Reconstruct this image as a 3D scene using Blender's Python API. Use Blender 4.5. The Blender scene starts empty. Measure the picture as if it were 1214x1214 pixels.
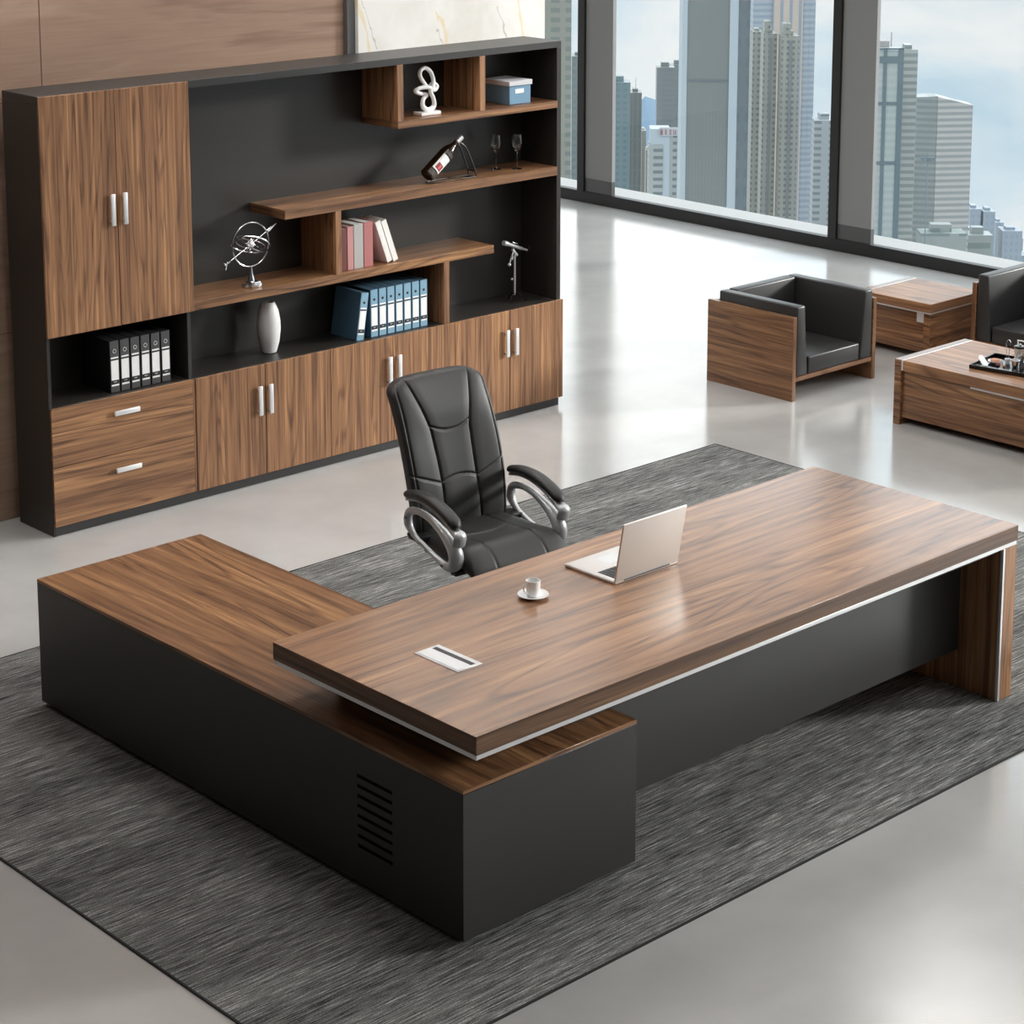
import bpy, bmesh, math, random
from mathutils import Vector, Matrix
random.seed(7)
PI = math.pi
sc = bpy.context.scene
COL = sc.collection

# ------------------------------------------------------------------ materials
def srgb(r, g, b):
    f = lambda c: ((c/255+.055)/1.055)**2.4 if c/255 > .04045 else c/255/12.92
    return (f(r), f(g), f(b), 1)

def mat(name, col=(.5, .5, .5, 1), rough=.5, metal=0, spec=.5, **kw):
    m = bpy.data.materials.new(name); m.use_nodes = True
    b = m.node_tree.nodes['Principled BSDF']
    b.inputs['Base Color'].default_value = col
    b.inputs['Roughness'].default_value = rough
    b.inputs['Metallic'].default_value = metal
    b.inputs['Specular IOR Level'].default_value = spec
    for k, v in kw.items():
        b.inputs[k.replace('_', ' ')].default_value = v
    return m

class NT:
    def __init__(s, m):
        s.t = m.node_tree; s.b = s.t.nodes.get('Principled BSDF')
    def n(s, typ, **kw):
        x = s.t.nodes.new(typ)
        for k, v in kw.items():
            if k[0] == '_': x.inputs[k[1:].replace('_', ' ')].default_value = v
            else: setattr(x, k, v)
        return x
    def l(s, a, b): s.t.links.new(a, b)
    def ramp(s, fac, stops, interp='LINEAR'):
        r = s.n('ShaderNodeValToRGB'); e = r.color_ramp.elements; r.color_ramp.interpolation = interp
        while len(e) < len(stops): e.new(.5)
        for i, (p, c) in enumerate(stops): e[i].position = p; e[i].color = c
        s.l(fac, r.inputs[0]); return r.outputs[0]
    def math(s, op, a, b=None, c=None):
        x = s.n('ShaderNodeMath', operation=op)
        for i, v in enumerate((a, b, c)):
            if v is None: continue
            if isinstance(v, (int, float)): x.inputs[i].default_value = v
            else: s.l(v, x.inputs[i])
        return x.outputs[0]
    def mix(s, typ, fac, a, b):
        x = s.n('ShaderNodeMix', data_type='RGBA', blend_type=typ)
        for i, v in ((0, fac), (6, a), (7, b)):
            if isinstance(v, (int, float)) or isinstance(v, tuple): x.inputs[i].default_value = v
            else: s.l(v, x.inputs[i])
        return x.outputs[2]
    def coords(s, scale, kind='Object', loc=(0, 0, 0)):
        tc = s.n('ShaderNodeTexCoord'); mp = s.n('ShaderNodeMapping')
        mp.inputs['Scale'].default_value = scale; mp.inputs['Location'].default_value = loc
        s.l(tc.outputs[kind], mp.inputs[0]); return mp.outputs[0]
    def noise(s, vec, scale=1, detail=4, rough=.55, dist=0):
        x = s.n('ShaderNodeTexNoise', _Scale=scale, _Detail=detail, _Roughness=rough, _Distortion=dist)
        s.l(vec, x.inputs['Vector']); return x.outputs['Fac']

def walnut(name, axis, rough=.32, tint=1.0, pale=0.0, loc=(0, 0, 0), spec=.5, coat=0, dens=1.0, lo=1.0, flat=False):
    """walnut veneer, grain running along axis"""
    m = mat(name, rough=rough, spec=spec); t = NT(m)
    def sca(a, c): return tuple(a if 'XYZ'[i] == axis else c for i in range(3))
    tc = t.n('ShaderNodeTexCoord'); so_ = t.n('ShaderNodeSeparateXYZ'); t.l(tc.outputs['Object'], so_.inputs[0])
    sn_ = t.n('ShaderNodeSeparateXYZ'); t.l(tc.outputs['Normal'], sn_.inputs[0])
    sw = {'X': 'YXZ', 'Y': 'YXZ' if flat else 'XZY', 'Z': 'XZY'}[axis]; cb = t.n('ShaderNodeCombineXYZ')
    for i_, a_ in enumerate(sw): t.l(so_.outputs[a_], cb.inputs[i_])
    end = t.math('GREATER_THAN', t.math('ABSOLUTE', sn_.outputs[axis]), .75)
    mv = t.n('ShaderNodeMix', data_type='VECTOR'); t.l(end, mv.inputs[0]); t.l(tc.outputs['Object'], mv.inputs[4]); t.l(cb.outputs[0], mv.inputs[5])
    def co(scale, loc=(0, 0, 0)):
        mp_ = t.n('ShaderNodeMapping'); mp_.inputs['Scale'].default_value = scale; mp_.inputs['Location'].default_value = loc
        t.l(mv.outputs[1], mp_.inputs[0]); return mp_.outputs[0]
    v = co(sca(.30, 4.6*dens), loc=loc)
    n1 = t.noise(v, 1, 3, .45, .35)                      # broad figure
    sn = t.math('MULTIPLY_ADD', t.math('SINE', t.math('MULTIPLY', n1, 120)), .5, .5)
    veins = t.math('POWER', sn, 5)                       # thin dark cathedral lines
    v2 = co(sca(.8, 40*dens), loc=loc)
    n2 = t.noise(v2, 1, 3, .6, .15)                      # streaks
    v4 = co(sca(.35, 10*dens), loc=tuple(q+3 for q in loc))
    n4 = t.noise(v4, 1, 3, .55, .1)                      # wide bands
    v3 = co(sca(5, 170*dens), loc=loc)
    n3 = t.noise(v3, 1, 2, .6)                           # pores
    vz = t.math('MULTIPLY', veins, t.math('MULTIPLY_ADD', n4, .9, -.28))
    f = t.math('MULTIPLY_ADD', vz, -.85, .57)
    f = t.math('MULTIPLY_ADD', t.math('SUBTRACT', n2, .5), .95, f)
    f = t.math('MULTIPLY_ADD', t.math('SUBTRACT', n3, .5), .36, f)
    f = t.math('MULTIPLY_ADD', t.math('SUBTRACT', n4, .5), .55, f)
    f = t.math('MULTIPLY_ADD', t.math('SUBTRACT', f, .52), lo, .52)
    def c(r, g, b):
        x = srgb(r, g, b); return tuple(min(1, (x[i]*tint)*(1-pale)+pale*.4) for i in range(3))+(1,)
    colr = t.ramp(f, [(.16, c(58, 38, 28)), (.36, c(94, 64, 44)), (.50, c(120, 85, 59)), (.64, c(140, 101, 70)), (.84, c(176, 133, 92))])
    t.l(colr, t.b.inputs['Base Color'])
    rr = t.math('MULTIPLY_ADD', n3, .10, rough-.05); t.l(rr, t.b.inputs['Roughness'])
    bp = t.n('ShaderNodeBump', _Strength=.05, _Distance=.001); t.l(n3, bp.inputs['Height']); t.l(bp.outputs[0], t.b.inputs['Normal'])
    if coat: t.b.inputs['Coat Weight'].default_value = coat; t.b.inputs['Coat Roughness'].default_value = .12
    return m

M = {}
M['walnut_x'] = walnut('walnut_x', 'X', tint=1.0)
M['walnut_y'] = walnut('walnut_y', 'Y', tint=1.0)
M['walnut_z'] = walnut('walnut_z', 'Z', rough=.42, tint=1.3, dens=1.15)
M['walnut_drawer'] = walnut('walnut_drawer', 'X', rough=.42, tint=1.22)
M['walnut_desk'] = walnut('walnut_desk', 'X', rough=.22, tint=1.5, dens=.62, pale=.06, loc=(1.3, .4, 0), spec=1.0, lo=.8)
M['walnut_side'] = walnut('walnut_side', 'Y', rough=.30, tint=1.15, dens=.65, flat=True, loc=(0, .7, 0))
M['walnut_edge'] = walnut('walnut_edge', 'X', rough=.45, tint=.62)
M['walnut_gloss_y'] = walnut('walnut_gloss_y', 'Y', rough=.16, tint=1.05)
M['walnut_gloss_x'] = walnut('walnut_gloss_x', 'X', rough=.16, tint=1.05)
M['walnut_top_y'] = walnut('walnut_top_y', 'Y', rough=.38, tint=1.3, dens=.8, flat=True)
M['charcoal'] = mat('charcoal', srgb(49, 48, 48), .42)
M['charcoal_dark'] = mat('charcoal_dark', srgb(40, 40, 42), .5)
M['black_board'] = mat('black_board', srgb(46, 43, 40), .36)
M['alu'] = mat('alu', srgb(225, 225, 226), .32, .55)
M['silver_handle'] = mat('silver_handle', srgb(232, 232, 234), .35, .35)
M['chrome'] = mat('chrome', srgb(225, 226, 228), .16, 1)
M['satin_silver'] = mat('satin_silver', srgb(196, 197, 199), .36, .45)
M['leather'] = mat('leather', srgb(38, 37, 36), .48, 0, .5)
M['leather_sofa'] = mat('leather_sofa', srgb(46, 45, 45), .38, 0, .5)
M['void'] = mat('void', srgb(6, 6, 6), .9, 0, .1)
M['plastic_black'] = mat('plastic_black', srgb(28, 28, 29), .42)
M['gloss_black'] = mat('gloss_black', srgb(14, 13, 13), .12)
M['porcelain'] = mat('porcelain', srgb(240, 240, 240), .18)
M['vase_white'] = mat('vase_white', srgb(250, 250, 250), .4)
M['paper_white'] = mat('paper_white', srgb(244, 244, 244), .6)
M['laptop_silver'] = mat('laptop_silver', srgb(226, 222, 219), .42, .25)
M['keys'] = mat('keys', srgb(72, 72, 76), .5)
M['screen'] = mat('screen', srgb(12, 12, 14), .15)
M['binder_black'] = mat('binder_black', srgb(34, 34, 36), .6)
M['binder_spine'] = mat('binder_spine', srgb(72, 72, 74), .6)
M['binder_blue'] = mat('binder_blue', srgb(72, 104, 126), .6)
M['binder_blue_spine'] = mat('binder_blue_spine', srgb(128, 168, 192), .6)
M['box_blue'] = mat('box_blue', srgb(112, 150, 178), .7)
M['box_lid'] = mat('box_lid', srgb(205, 205, 210), .6)
M['book_pink'] = mat('book_pink', srgb(196, 140, 138), .7)
M['book_red'] = mat('book_red', srgb(178, 112, 112), .7)
M['book_grey'] = mat('book_grey', srgb(176, 174, 172), .7)
M['book_maroon'] = mat('book_maroon', srgb(110, 60, 58), .7)
M['book_white'] = mat('book_white', srgb(240, 238, 234), .55)
M['wine'] = mat('wine', srgb(34, 22, 12), .08)
M['label_red'] = mat('label_red', srgb(150, 48, 48), .6)
M['label_pink'] = mat('label_pink', srgb(205, 110, 112), .6)
M['label_dark'] = mat('label_dark', srgb(78, 70, 64), .6)
M['terracotta'] = mat('terracotta', srgb(196, 138, 110), .7)
M['frame_black'] = mat('frame_black', srgb(32, 32, 32), .45)
M['frame_grey'] = mat('frame_grey', srgb(136, 136, 136), .55)
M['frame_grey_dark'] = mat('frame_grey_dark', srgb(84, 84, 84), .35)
M['ledge'] = mat('ledge', srgb(168, 167, 166), .7)
M['wall_white'] = mat('wall_white', srgb(150, 148, 146), .8)
M['ceiling'] = mat('ceiling', srgb(215, 214, 212), .85)
M['stem_glass'] = mat('stem_glass', (1, 1, 1, 1), .02, 0, .5, Transmission_Weight=1.0, IOR=1.45)
m = mat('fill_emitter', (1, 1, 1, 1), .5); NT(m).b.inputs['Emission Color'].default_value = (1, .985, .96, 1); NT(m).b.inputs['Emission Strength'].default_value = 6.0
M['fill_emitter'] = m  # glow of the unseen fill lights added at the ceiling
m = m.copy(); m.name = 'fill_emitter_linear'; NT(m).b.inputs['Emission Strength'].default_value = 34.0; M['fill_emitter_linear'] = m

# window glass: clear pane with fresnel reflection, light passes through
m = bpy.data.materials.new('window_glass'); m.use_nodes = True; t = NT(m); t.t.nodes.remove(t.b)
out = t.t.nodes['Material Output']; tr = t.n('ShaderNodeBsdfTransparent'); tr.inputs[0].default_value = (.96, .975, .98, 1)
gl = t.n('ShaderNodeBsdfGlossy'); gl.inputs['Roughness'].default_value = .02
mx = t.n('ShaderNodeMixShader'); mx.inputs[0].default_value = .05
t.l(tr.outputs[0], mx.inputs[1]); t.l(gl.outputs[0], mx.inputs[2]); t.l(mx.outputs[0], out.inputs[0])
M['window_glass'] = m

# polished concrete floor
m = mat('floor_concrete', rough=.2); t = NT(m)
v = t.coords((1, 1, 1)); n1 = t.noise(v, .55, 5, .55, .4); n2 = t.noise(v, 3.2, 6, .6)
f = t.math('MULTIPLY_ADD', n2, .35, n1)
t.l(t.ramp(f, [(.42, srgb(166, 165, 163)), (.62, srgb(178, 177, 175)), (.86, srgb(190, 189, 188))]), t.b.inputs['Base Color'])
t.l(t.math('MULTIPLY_ADD', n2, .12, .10), t.b.inputs['Roughness']); t.b.inputs['Specular IOR Level'].default_value = .9
M['floor'] = m

# rug: heathered grey weave, streaks along X
m = mat('rug_weave', rough=.95, spec=.1); t = NT(m)
a = t.noise(t.coords((4.5, 125, 1)), 1, 3, .6, .1); b = t.noise(t.coords((14, 260, 1)), 1, 2, .6); c = t.noise(t.coords((.5, 3, 1)), 1, 3, .5)
d = t.noise(t.coords((170, 170, 1)), 1, 1, .5)
f = t.math('MULTIPLY_ADD', a, .62, t.math('MULTIPLY', b, .38)); f = t.math('MULTIPLY_ADD', t.math('SUBTRACT', c, .5), .25, f)
f = t.math('MULTIPLY_ADD', t.math('SUBTRACT', d, .5), .22, f)
t.l(t.ramp(f, [(.36, srgb(46, 47, 46)), (.46, srgb(96, 96, 95)), (.56, srgb(130, 130, 128)), (.67, srgb(196, 196, 193))]), t.b.inputs['Base Color'])
bp = t.n('ShaderNodeBump', _Strength=.35, _Distance=.004); t.l(f, bp.inputs['Height']); t.l(bp.outputs[0], t.b.inputs['Normal'])
M['rug'] = m
M['rug_edge'] = mat('rug_edge', srgb(36, 36, 36), .9)

# wood wall panelling
m = mat('wall_panel_wood', rough=.5); t = NT(m)
n1 = t.noise(t.coords((.5, 1, 4.2)), 1, 4, .6, .7); n3 = t.noise(t.coords((2.5, 1, 60)), 1, 2, .5)
rg = t.math('SINE', t.math('MULTIPLY', n1, 30))
f = t.math('MULTIPLY_ADD', rg, .05, n1); f = t.math('MULTIPLY_ADD', t.math('SUBTRACT', n3, .5), .25, f)
cw = t.ramp(f, [(.25, srgb(128, 100, 84)), (.5, srgb(152, 124, 106)), (.75, srgb(170, 143, 124))])
tc = t.n('ShaderNodeTexCoord'); sp = t.n('ShaderNodeSeparateXYZ'); t.l(tc.outputs['Object'], sp.inputs[0])
fx = t.math('FRACT', t.math('DIVIDE', t.math('SUBTRACT', sp.outputs['X'], 5.803-2.4), 2.4))
fz = t.math('FRACT', t.math('DIVIDE', t.math('ADD', sp.outputs['Z'], .2), 1.2))
seam = t.math('MAXIMUM', t.math('LESS_THAN', fx, .003), t.math('LESS_THAN', fz, .003))
t.l(t.mix('MIX', seam, cw, srgb(84, 62, 50)), t.b.inputs['Base Color'])
M['wall_wood'] = m

# marble with gold and grey veins
m = mat('marble', rough=.22); t = NT(m)
v = t.coords((1, 1, 1)); sp = t.n('ShaderNodeSeparateXYZ'); t.l(v, sp.inputs[0])
nd = t.noise(t.coords((1, 1, .6)), 1.6, 5, .6, .3); nm = t.noise(t.coords((1, 1, .5), loc=(3, 0, 1)), 2.1, 3, .5)
def vein(kx, kz, off, dist, wdt):
    d_ = t.math('MULTIPLY_ADD', sp.outputs['X'], kx, off); d_ = t.math('MULTIPLY_ADD', sp.outputs['Z'], kz, d_)
    d_ = t.math('MULTIPLY_ADD', nd, dist, d_); d_ = t.math('ABSOLUTE', t.math('SUBTRACT', t.math('FRACT', d_), .5))
    return t.ramp(d_, [(0, (1, 1, 1, 1)), (wdt, (0, 0, 0, 1))])
base = t.ramp(t.noise(v, 2.0, 5, .55, .6), [(.3, srgb(214, 210, 203)), (.55, srgb(232, 230, 226)), (.75, srgb(238, 237, 234))])
g1 = t.math('MULTIPLY', vein(1.5, .45, .18, .9, .035), t.math('GREATER_THAN', nm, .46))
g2 = t.math('MULTIPLY', vein(1.9, .95, .55, 1.2, .012), t.math('GREATER_THAN', nm, .50))
c1 = t.mix('MIX', t.math('MULTIPLY', g1, .7), base, srgb(226, 204, 150))
c2 = t.mix('MIX', t.math('MULTIPLY', g2, .7), c1, srgb(150, 142, 126))
t.l(c2, t.b.inputs['Base Color']); M['marble'] = m

def facade(name, base, dark, fh, fwd, hz=.45, hx=.5, glass=.35, vert=True, horiz=True, off=(0, 0)):
    """tower facade: floors of height fh, bays of width fwd"""
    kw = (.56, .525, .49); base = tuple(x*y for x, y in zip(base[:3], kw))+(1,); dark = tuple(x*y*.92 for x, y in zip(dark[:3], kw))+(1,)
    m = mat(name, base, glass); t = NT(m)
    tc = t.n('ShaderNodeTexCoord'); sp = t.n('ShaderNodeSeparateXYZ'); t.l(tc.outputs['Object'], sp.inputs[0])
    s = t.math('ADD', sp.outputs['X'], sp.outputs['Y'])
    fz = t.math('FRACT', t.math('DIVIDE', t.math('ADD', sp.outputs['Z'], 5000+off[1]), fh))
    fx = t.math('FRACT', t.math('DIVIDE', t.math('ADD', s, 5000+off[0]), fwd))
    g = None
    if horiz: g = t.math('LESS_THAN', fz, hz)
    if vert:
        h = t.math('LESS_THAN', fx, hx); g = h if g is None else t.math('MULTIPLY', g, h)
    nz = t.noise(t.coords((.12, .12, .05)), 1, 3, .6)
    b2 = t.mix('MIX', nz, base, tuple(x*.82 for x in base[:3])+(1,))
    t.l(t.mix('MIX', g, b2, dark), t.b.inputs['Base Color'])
    return m

# ------------------------------------------------------------------ mesh building
class MB:
    """collects shapes into one mesh; L is the origin of the thing it belongs to"""
    def __init__(s, L=(0, 0, 0)): s.bm = bmesh.new(); s.L = Vector(L); s.slot = 0
    def _merge(s, b, smooth=False):
        me = bpy.data.meshes.new('tmp')
        for f in b.faces: f.material_index = s.slot; f.smooth = smooth
        b.to_mesh(me); b.free(); s.bm.from_mesh(me); bpy.data.meshes.remove(me)
    def box(s, x0, x1, y0, y1, z0, z1, bev=.0015, seg=1):
        b = bmesh.new(); bmesh.ops.create_cube(b, size=1)
        dx, dy, dz = abs(x1-x0), abs(y1-y0), abs(z1-z0)
        for v in b.verts: v.co = Vector((v.co.x*dx, v.co.y*dy, v.co.z*dz))+Vector(((x0+x1)/2, (y0+y1)/2, (z0+z1)/2))
        bev = min(bev, min(dx, dy, dz)*.45)
        if bev > 0: bmesh.ops.bevel(b, geom=list(b.edges), offset=bev, segments=seg, profile=.5, affect='EDGES')
        s._merge(b, seg > 1); return s
    def hexa(s, pts, bev=0, seg=1):
        """8 corners: bottom 4 (ccw), top 4"""
        b = bmesh.new(); vs = [b.verts.new(p) for p in pts]
        for q in ((3, 2, 1, 0), (4, 5, 6, 7), (0, 1, 5, 4), (1, 2, 6, 5), (2, 3, 7, 6), (3, 0, 4, 7)): b.faces.new([vs[i] for i in q])
        if bev: bmesh.ops.bevel(b, geom=list(b.edges), offset=bev, segments=seg, profile=.5, affect='EDGES')
        s._merge(b, seg > 1); return s
    def lathe(s, prof, c=(0, 0, 0), n=40, rot=None, smooth=True):
        """profile [(r,z)] about the local z axis through c"""
        b = bmesh.new(); R = rot or Matrix.Identity(3); c = Vector(c); rings = []
        for r, z in prof:
            if r < 1e-6: rings.append([b.verts.new(c+R@Vector((0, 0, z)))])
            else: rings.append([b.verts.new(c+R@Vector((r*math.cos(2*PI*i/n), r*math.sin(2*PI*i/n), z))) for i in range(n)])
        for A, B in zip(rings, rings[1:]):
            for i in range(n):
                j = (i+1) % n
                if len(A) == 1 and len(B) == 1: continue
                if len(A) == 1: b.faces.new((A[0], B[j], B[i]))
                elif len(B) == 1: b.faces.new((A[i], A[j], B[0]))
                else: b.faces.new((A[i], A[j], B[j], B[i]))
        bmesh.ops.recalc_face_normals(b, faces=b.faces); s._merge(b, smooth); return s
    def tube(s, pts, r, n=12, closed=False, flat=None, ref=(1, 0, 0), sub=6, cap=True):
        """smooth tube through pts; r number or list; flat=(along ref scale, across scale)"""
        P = [Vector(p) for p in pts]; k = len(P); rr = r if isinstance(r, (list, tuple)) else [r]*k
        Q, R = [], []
        segs = k if closed else k-1
        for i in range(segs):
            if closed: a, b_, c, d = P[(i-1) % k], P[i], P[(i+1) % k], P[(i+2) % k]
            else: a, b_, c, d = P[max(i-1, 0)], P[i], P[i+1], P[min(i+2, k-1)]
            for j in range(sub):
                u = j/sub
                Q.append(.5*((2*b_)+(c-a)*u+(2*a-5*b_+4*c-d)*u*u+(3*b_-a-3*c+d)*u**3))
                R.append(rr[i]*(1-u)+rr[(i+1) % k]*u)
        if not closed: Q.append(P[-1]); R.append(rr[-1])
        b = bmesh.new(); rings = []; m_ = len(Q); ref = Vector(ref); fl = flat or (1, 1)
        for i in range(m_):
            if closed: T = Q[(i+1) % m_]-Q[(i-1) % m_]
            else: T = Q[min(i+1, m_-1)]-Q[max(i-1, 0)]
            T.normalize(); A = ref-T*ref.dot(T)
            if A.length < 1e-3: A = Vector((0, 1, 0))-T*T.y
            A.normalize(); Bv = T.cross(A)
            rings.append([b.verts.new(Q[i]+(A*math.cos(2*PI*j/n)*fl[0]+Bv*math.sin(2*PI*j/n)*fl[1])*R[i]) for j in range(n)])
        for i in range(m_ if closed else m_-1):
            A, B = rings[i], rings[(i+1) % m_]
            for j in range(n): b.faces.new((A[j], A[(j+1) % n], B[(j+1) % n], B[j]))
        if not closed and cap: b.faces.new(rings[0][::-1]); b.faces.new(rings[-1])
        bmesh.ops.recalc_face_normals(b, faces=b.faces); s._merge(b, True); return s
    def sphere(s, c, r, n=20, scale=(1, 1, 1)):
        b = bmesh.new(); bmesh.ops.create_uvsphere(b, u_segments=n, v_segments=n//2+2, radius=r)
        for v in b.verts: v.co = Vector((v.co.x*scale[0], v.co.y*scale[1], v.co.z*scale[2]))+Vector(c)
        s._merge(b, True); return s
    def cyl(s, p0, p1, r, n=16, r2=None):
        p0, p1 = Vector(p0), Vector(p1); d = p1-p0; h = d.length
        R = d.to_track_quat('Z', 'Y').to_matrix(); r2 = r if r2 is None else r2
        return s.lathe([(0, 0), (r, 0), (r2, h), (0, h)], p0, n, R)
    def grid(s, fn, nu, nv, smooth=True, wrap=False):
        """two-sided shell: fn(i,j,side) -> point, side 0 front, 1 back; border stitched"""
        b = bmesh.new(); G = [[[b.verts.new(fn(i/nu, j/nv, k)) for j in range(nv+1)] for i in range(nu+1)] for k in (0, 1)]
        for k in (0, 1):
            for i in range(nu):
                for j in range(nv):
                    q = (G[k][i][j], G[k][i+1][j], G[k][i+1][j+1], G[k][i][j+1])
                    b.faces.new(q if k == 0 else q[::-1])
        bd = [(i, 0) for i in range(nu)]+[(nu, j) for j in range(nv)]+[(i, nv) for i in range(nu, 0, -1)]+[(0, j) for j in range(nv, 0, -1)]
        for a, (p, q) in enumerate(bd):
            p2, q2 = bd[(a+1) % len(bd)]
            try: b.faces.new((G[0][p][q], G[1][p][q], G[1][p2][q2], G[0][p2][q2]))
            except ValueError: pass
        bmesh.ops.recalc_face_normals(b, faces=b.faces); s._merge(b, smooth); return s
    def build(s, name, m, parent=None, sharp=38, xf=None):
        me = bpy.data.meshes.new(name)
        if xf is not None: bmesh.ops.transform(s.bm, matrix=xf, verts=s.bm.verts)
        bmesh.ops.translate(s.bm, vec=-s.L, verts=s.bm.verts)
        s.bm.to_mesh(me); s.bm.free()
        for mm in (m if isinstance(m, (list, tuple)) else [m]): me.materials.append(M[mm] if isinstance(mm, str) else mm)
        me.set_sharp_from_angle(angle=math.radians(sharp))
        o = bpy.data.objects.new(name, me); COL.objects.link(o)
        if parent is not None: o.parent = parent
        else: o.location = s.L
        return o

def tag(o, label, cat, group=None, kind=None):
    if label: o['label'] = label
    if cat: o['category'] = cat
    if group: o['group'] = group
    if kind: o['kind'] = kind
    return o
def thing(name, label, cat, loc, rz=0, group=None):
    o = bpy.data.objects.new(name, None); COL.objects.link(o); o.location = loc; o.rotation_euler = (0, 0, rz)
    return tag(o, label, cat, group)
def struct(o): o['kind'] = 'structure'; return o
def copy_tree(o, parent=None):
    c = o.copy(); COL.objects.link(c); c.parent = parent
    for ch in [x for x in bpy.data.objects if x.parent == o]: copy_tree(ch, c)
    return c

# ------------------------------------------------------------------ camera
cd = bpy.data.cameras.new('camera'); cam = bpy.data.objects.new('camera', cd); COL.objects.link(cam)
cam.location = (0, 0, 3.7661); cam.rotation_euler = (PI/2-.18513, 0, .8223-PI/2)
cd.sensor_width = 36; cd.lens = 2581.06/1214*36; cd.shift_x = (607-605.34)/1214; cd.shift_y = -(607-234.56)/1214
cd.clip_end = 20000; sc.camera = cam

# ------------------------------------------------------------------ room
RX0, RX1, RY0, RY1, RH = -2.2, 14.03, -4.5, 17.2, 4.6
struct(MB().box(RX0, 14.10, RY0, RY1, -.12, 0, 0).build('floor', 'floor'))
struct(MB().box(RX0-.2, 14.10, RY0-.2, RY1+.2, RH, RH+.2, 0).build('ceiling', 'ceiling'))
struct(MB().box(RX0-.2, RX0, RY0-.2, RY1+.2, 0, RH, 0).build('wall_left', 'wall_white'))
struct(MB().box(RX0, 14.10, RY0-.2, RY0, 0, RH, 0).build('wall_front', 'wall_white'))
struct(MB().box(RX0, 14.10, RY1, RY1+.2, 0, RH, 0).build('wall_back', 'ceiling'))
struct(MB().box(RX0, 7.85, 9.80, 9.98, 0, RH, 0).build('wall_panelled', 'wall_wood'))
struct(MB().box(7.85, 9.338, 9.74, 9.98, 0, RH, .002).build('wall_marble', 'marble'))
struct(MB().box(7.79, 7.85, 9.765, 9.80, 0, RH, .002).build('trim_1', 'frame_grey_dark'))

# window wall: bottom and top rail, pillars, ledge outside, panes
struct(MB().box(14.03, 14.10, RY0, RY1, 0, .105, .003).build('trim_2', 'frame_black'))
struct(MB().box(14.03, 14.12, RY0, RY1, 4.3, RH, .003).build('trim_3', 'frame_black'))
struct(MB().box(14.10, 14.50, RY0, RY1, -.3, .08, .01).build('trim_4', 'ledge'))
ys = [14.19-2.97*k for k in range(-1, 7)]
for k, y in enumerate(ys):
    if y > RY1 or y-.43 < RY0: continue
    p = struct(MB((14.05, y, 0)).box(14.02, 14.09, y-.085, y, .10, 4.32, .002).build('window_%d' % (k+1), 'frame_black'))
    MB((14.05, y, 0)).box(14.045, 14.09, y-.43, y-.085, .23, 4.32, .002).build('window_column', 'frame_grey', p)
    MB((14.05, y, 0)).box(14.045, 14.09, y-.43, y-.085, .10, .23, .002).build('column_reflection', 'frame_grey_dark', p)  # dark reflection at the column foot, put in as a darker box
for k, (a, b) in enumerate([(RY1, ys[0])]+[(ys[i]-.43, ys[i+1]) for i in range(len(ys)-1)]):
    if b < RY0: b = RY0
    if a-b > .1: struct(MB((14.07, b, 0)).box(14.064, 14.072, b, a, .10, 4.32, 0).build('window_%d' % (k+11), 'window_glass'))

# unseen glowing panels at the ceiling, added as fill light for the room
for cx in (5.6, 8.6, 11.6):
    for cy in (2.0, 5.2, 7.9, 12.6):
        if cx < 6 and cy in (2.0, 12.6): continue
        t_ = thing('fill_panel', 'square fill light panel added out of view at the office ceiling', 'ceiling light', (cx, cy, RH), 0, 'square fill light panels added out of view')
        f = MB((cx, cy, RH)); w = .62
        for a, b, c, d in ((-w-.03, w+.03, -w-.03, -w), (-w-.03, w+.03, w, w+.03), (-w-.03, -w, -w, w), (w, w+.03, -w, w)): f.box(cx+a, cx+b, cy+c, cy+d, RH-.03, RH-.001, 0)
        f.build('frame', 'alu', t_)
        MB((cx, cy, RH)).box(cx-w, cx+w, cy-w, cy+w, RH-.02, RH-.001, 0).build('fill_emitter', 'fill_emitter', t_)

t_ = thing('wall_fill_strip', 'long slim unseen fill light added to brighten the panelled and marble wall', 'ceiling light', (6.2, 9.05, RH))  # unseen strip added to brighten wall and marble, and their reflection in the desk
MB((6.2, 9.05, RH)).box(3.0, 9.4, 8.98, 9.0, RH-.04, RH-.001, 0).box(3.0, 9.4, 9.12, 9.14, RH-.04, RH-.001, 0).build('frame', 'alu', t_)
MB((6.2, 9.05, RH)).box(3.0, 9.4, 9.0, 9.12, RH-.02, RH-.001, 0).build('fill_emitter', 'fill_emitter_linear', t_)
# rug
rg = MB((6.4, 6.4, 0)).box(3.585, 9.222, 4.568, 8.166, .0005, .005, 0).build('rug', 'rug'); tag(rg, 'large grey heathered rug under the executive desk and office chair', 'rug')
b_ = MB((6.4, 6.4, 0))
for a in ((3.579, 3.587, 4.562, 8.172), (9.220, 9.228, 4.562, 8.172), (3.587, 9.220, 4.562, 4.570), (3.587, 9.220, 8.164, 8.172)): b_.box(*a, .0005, .0058, 0)
e = b_.build('binding', 'rug_edge', rg)
Z0 = .006

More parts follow.
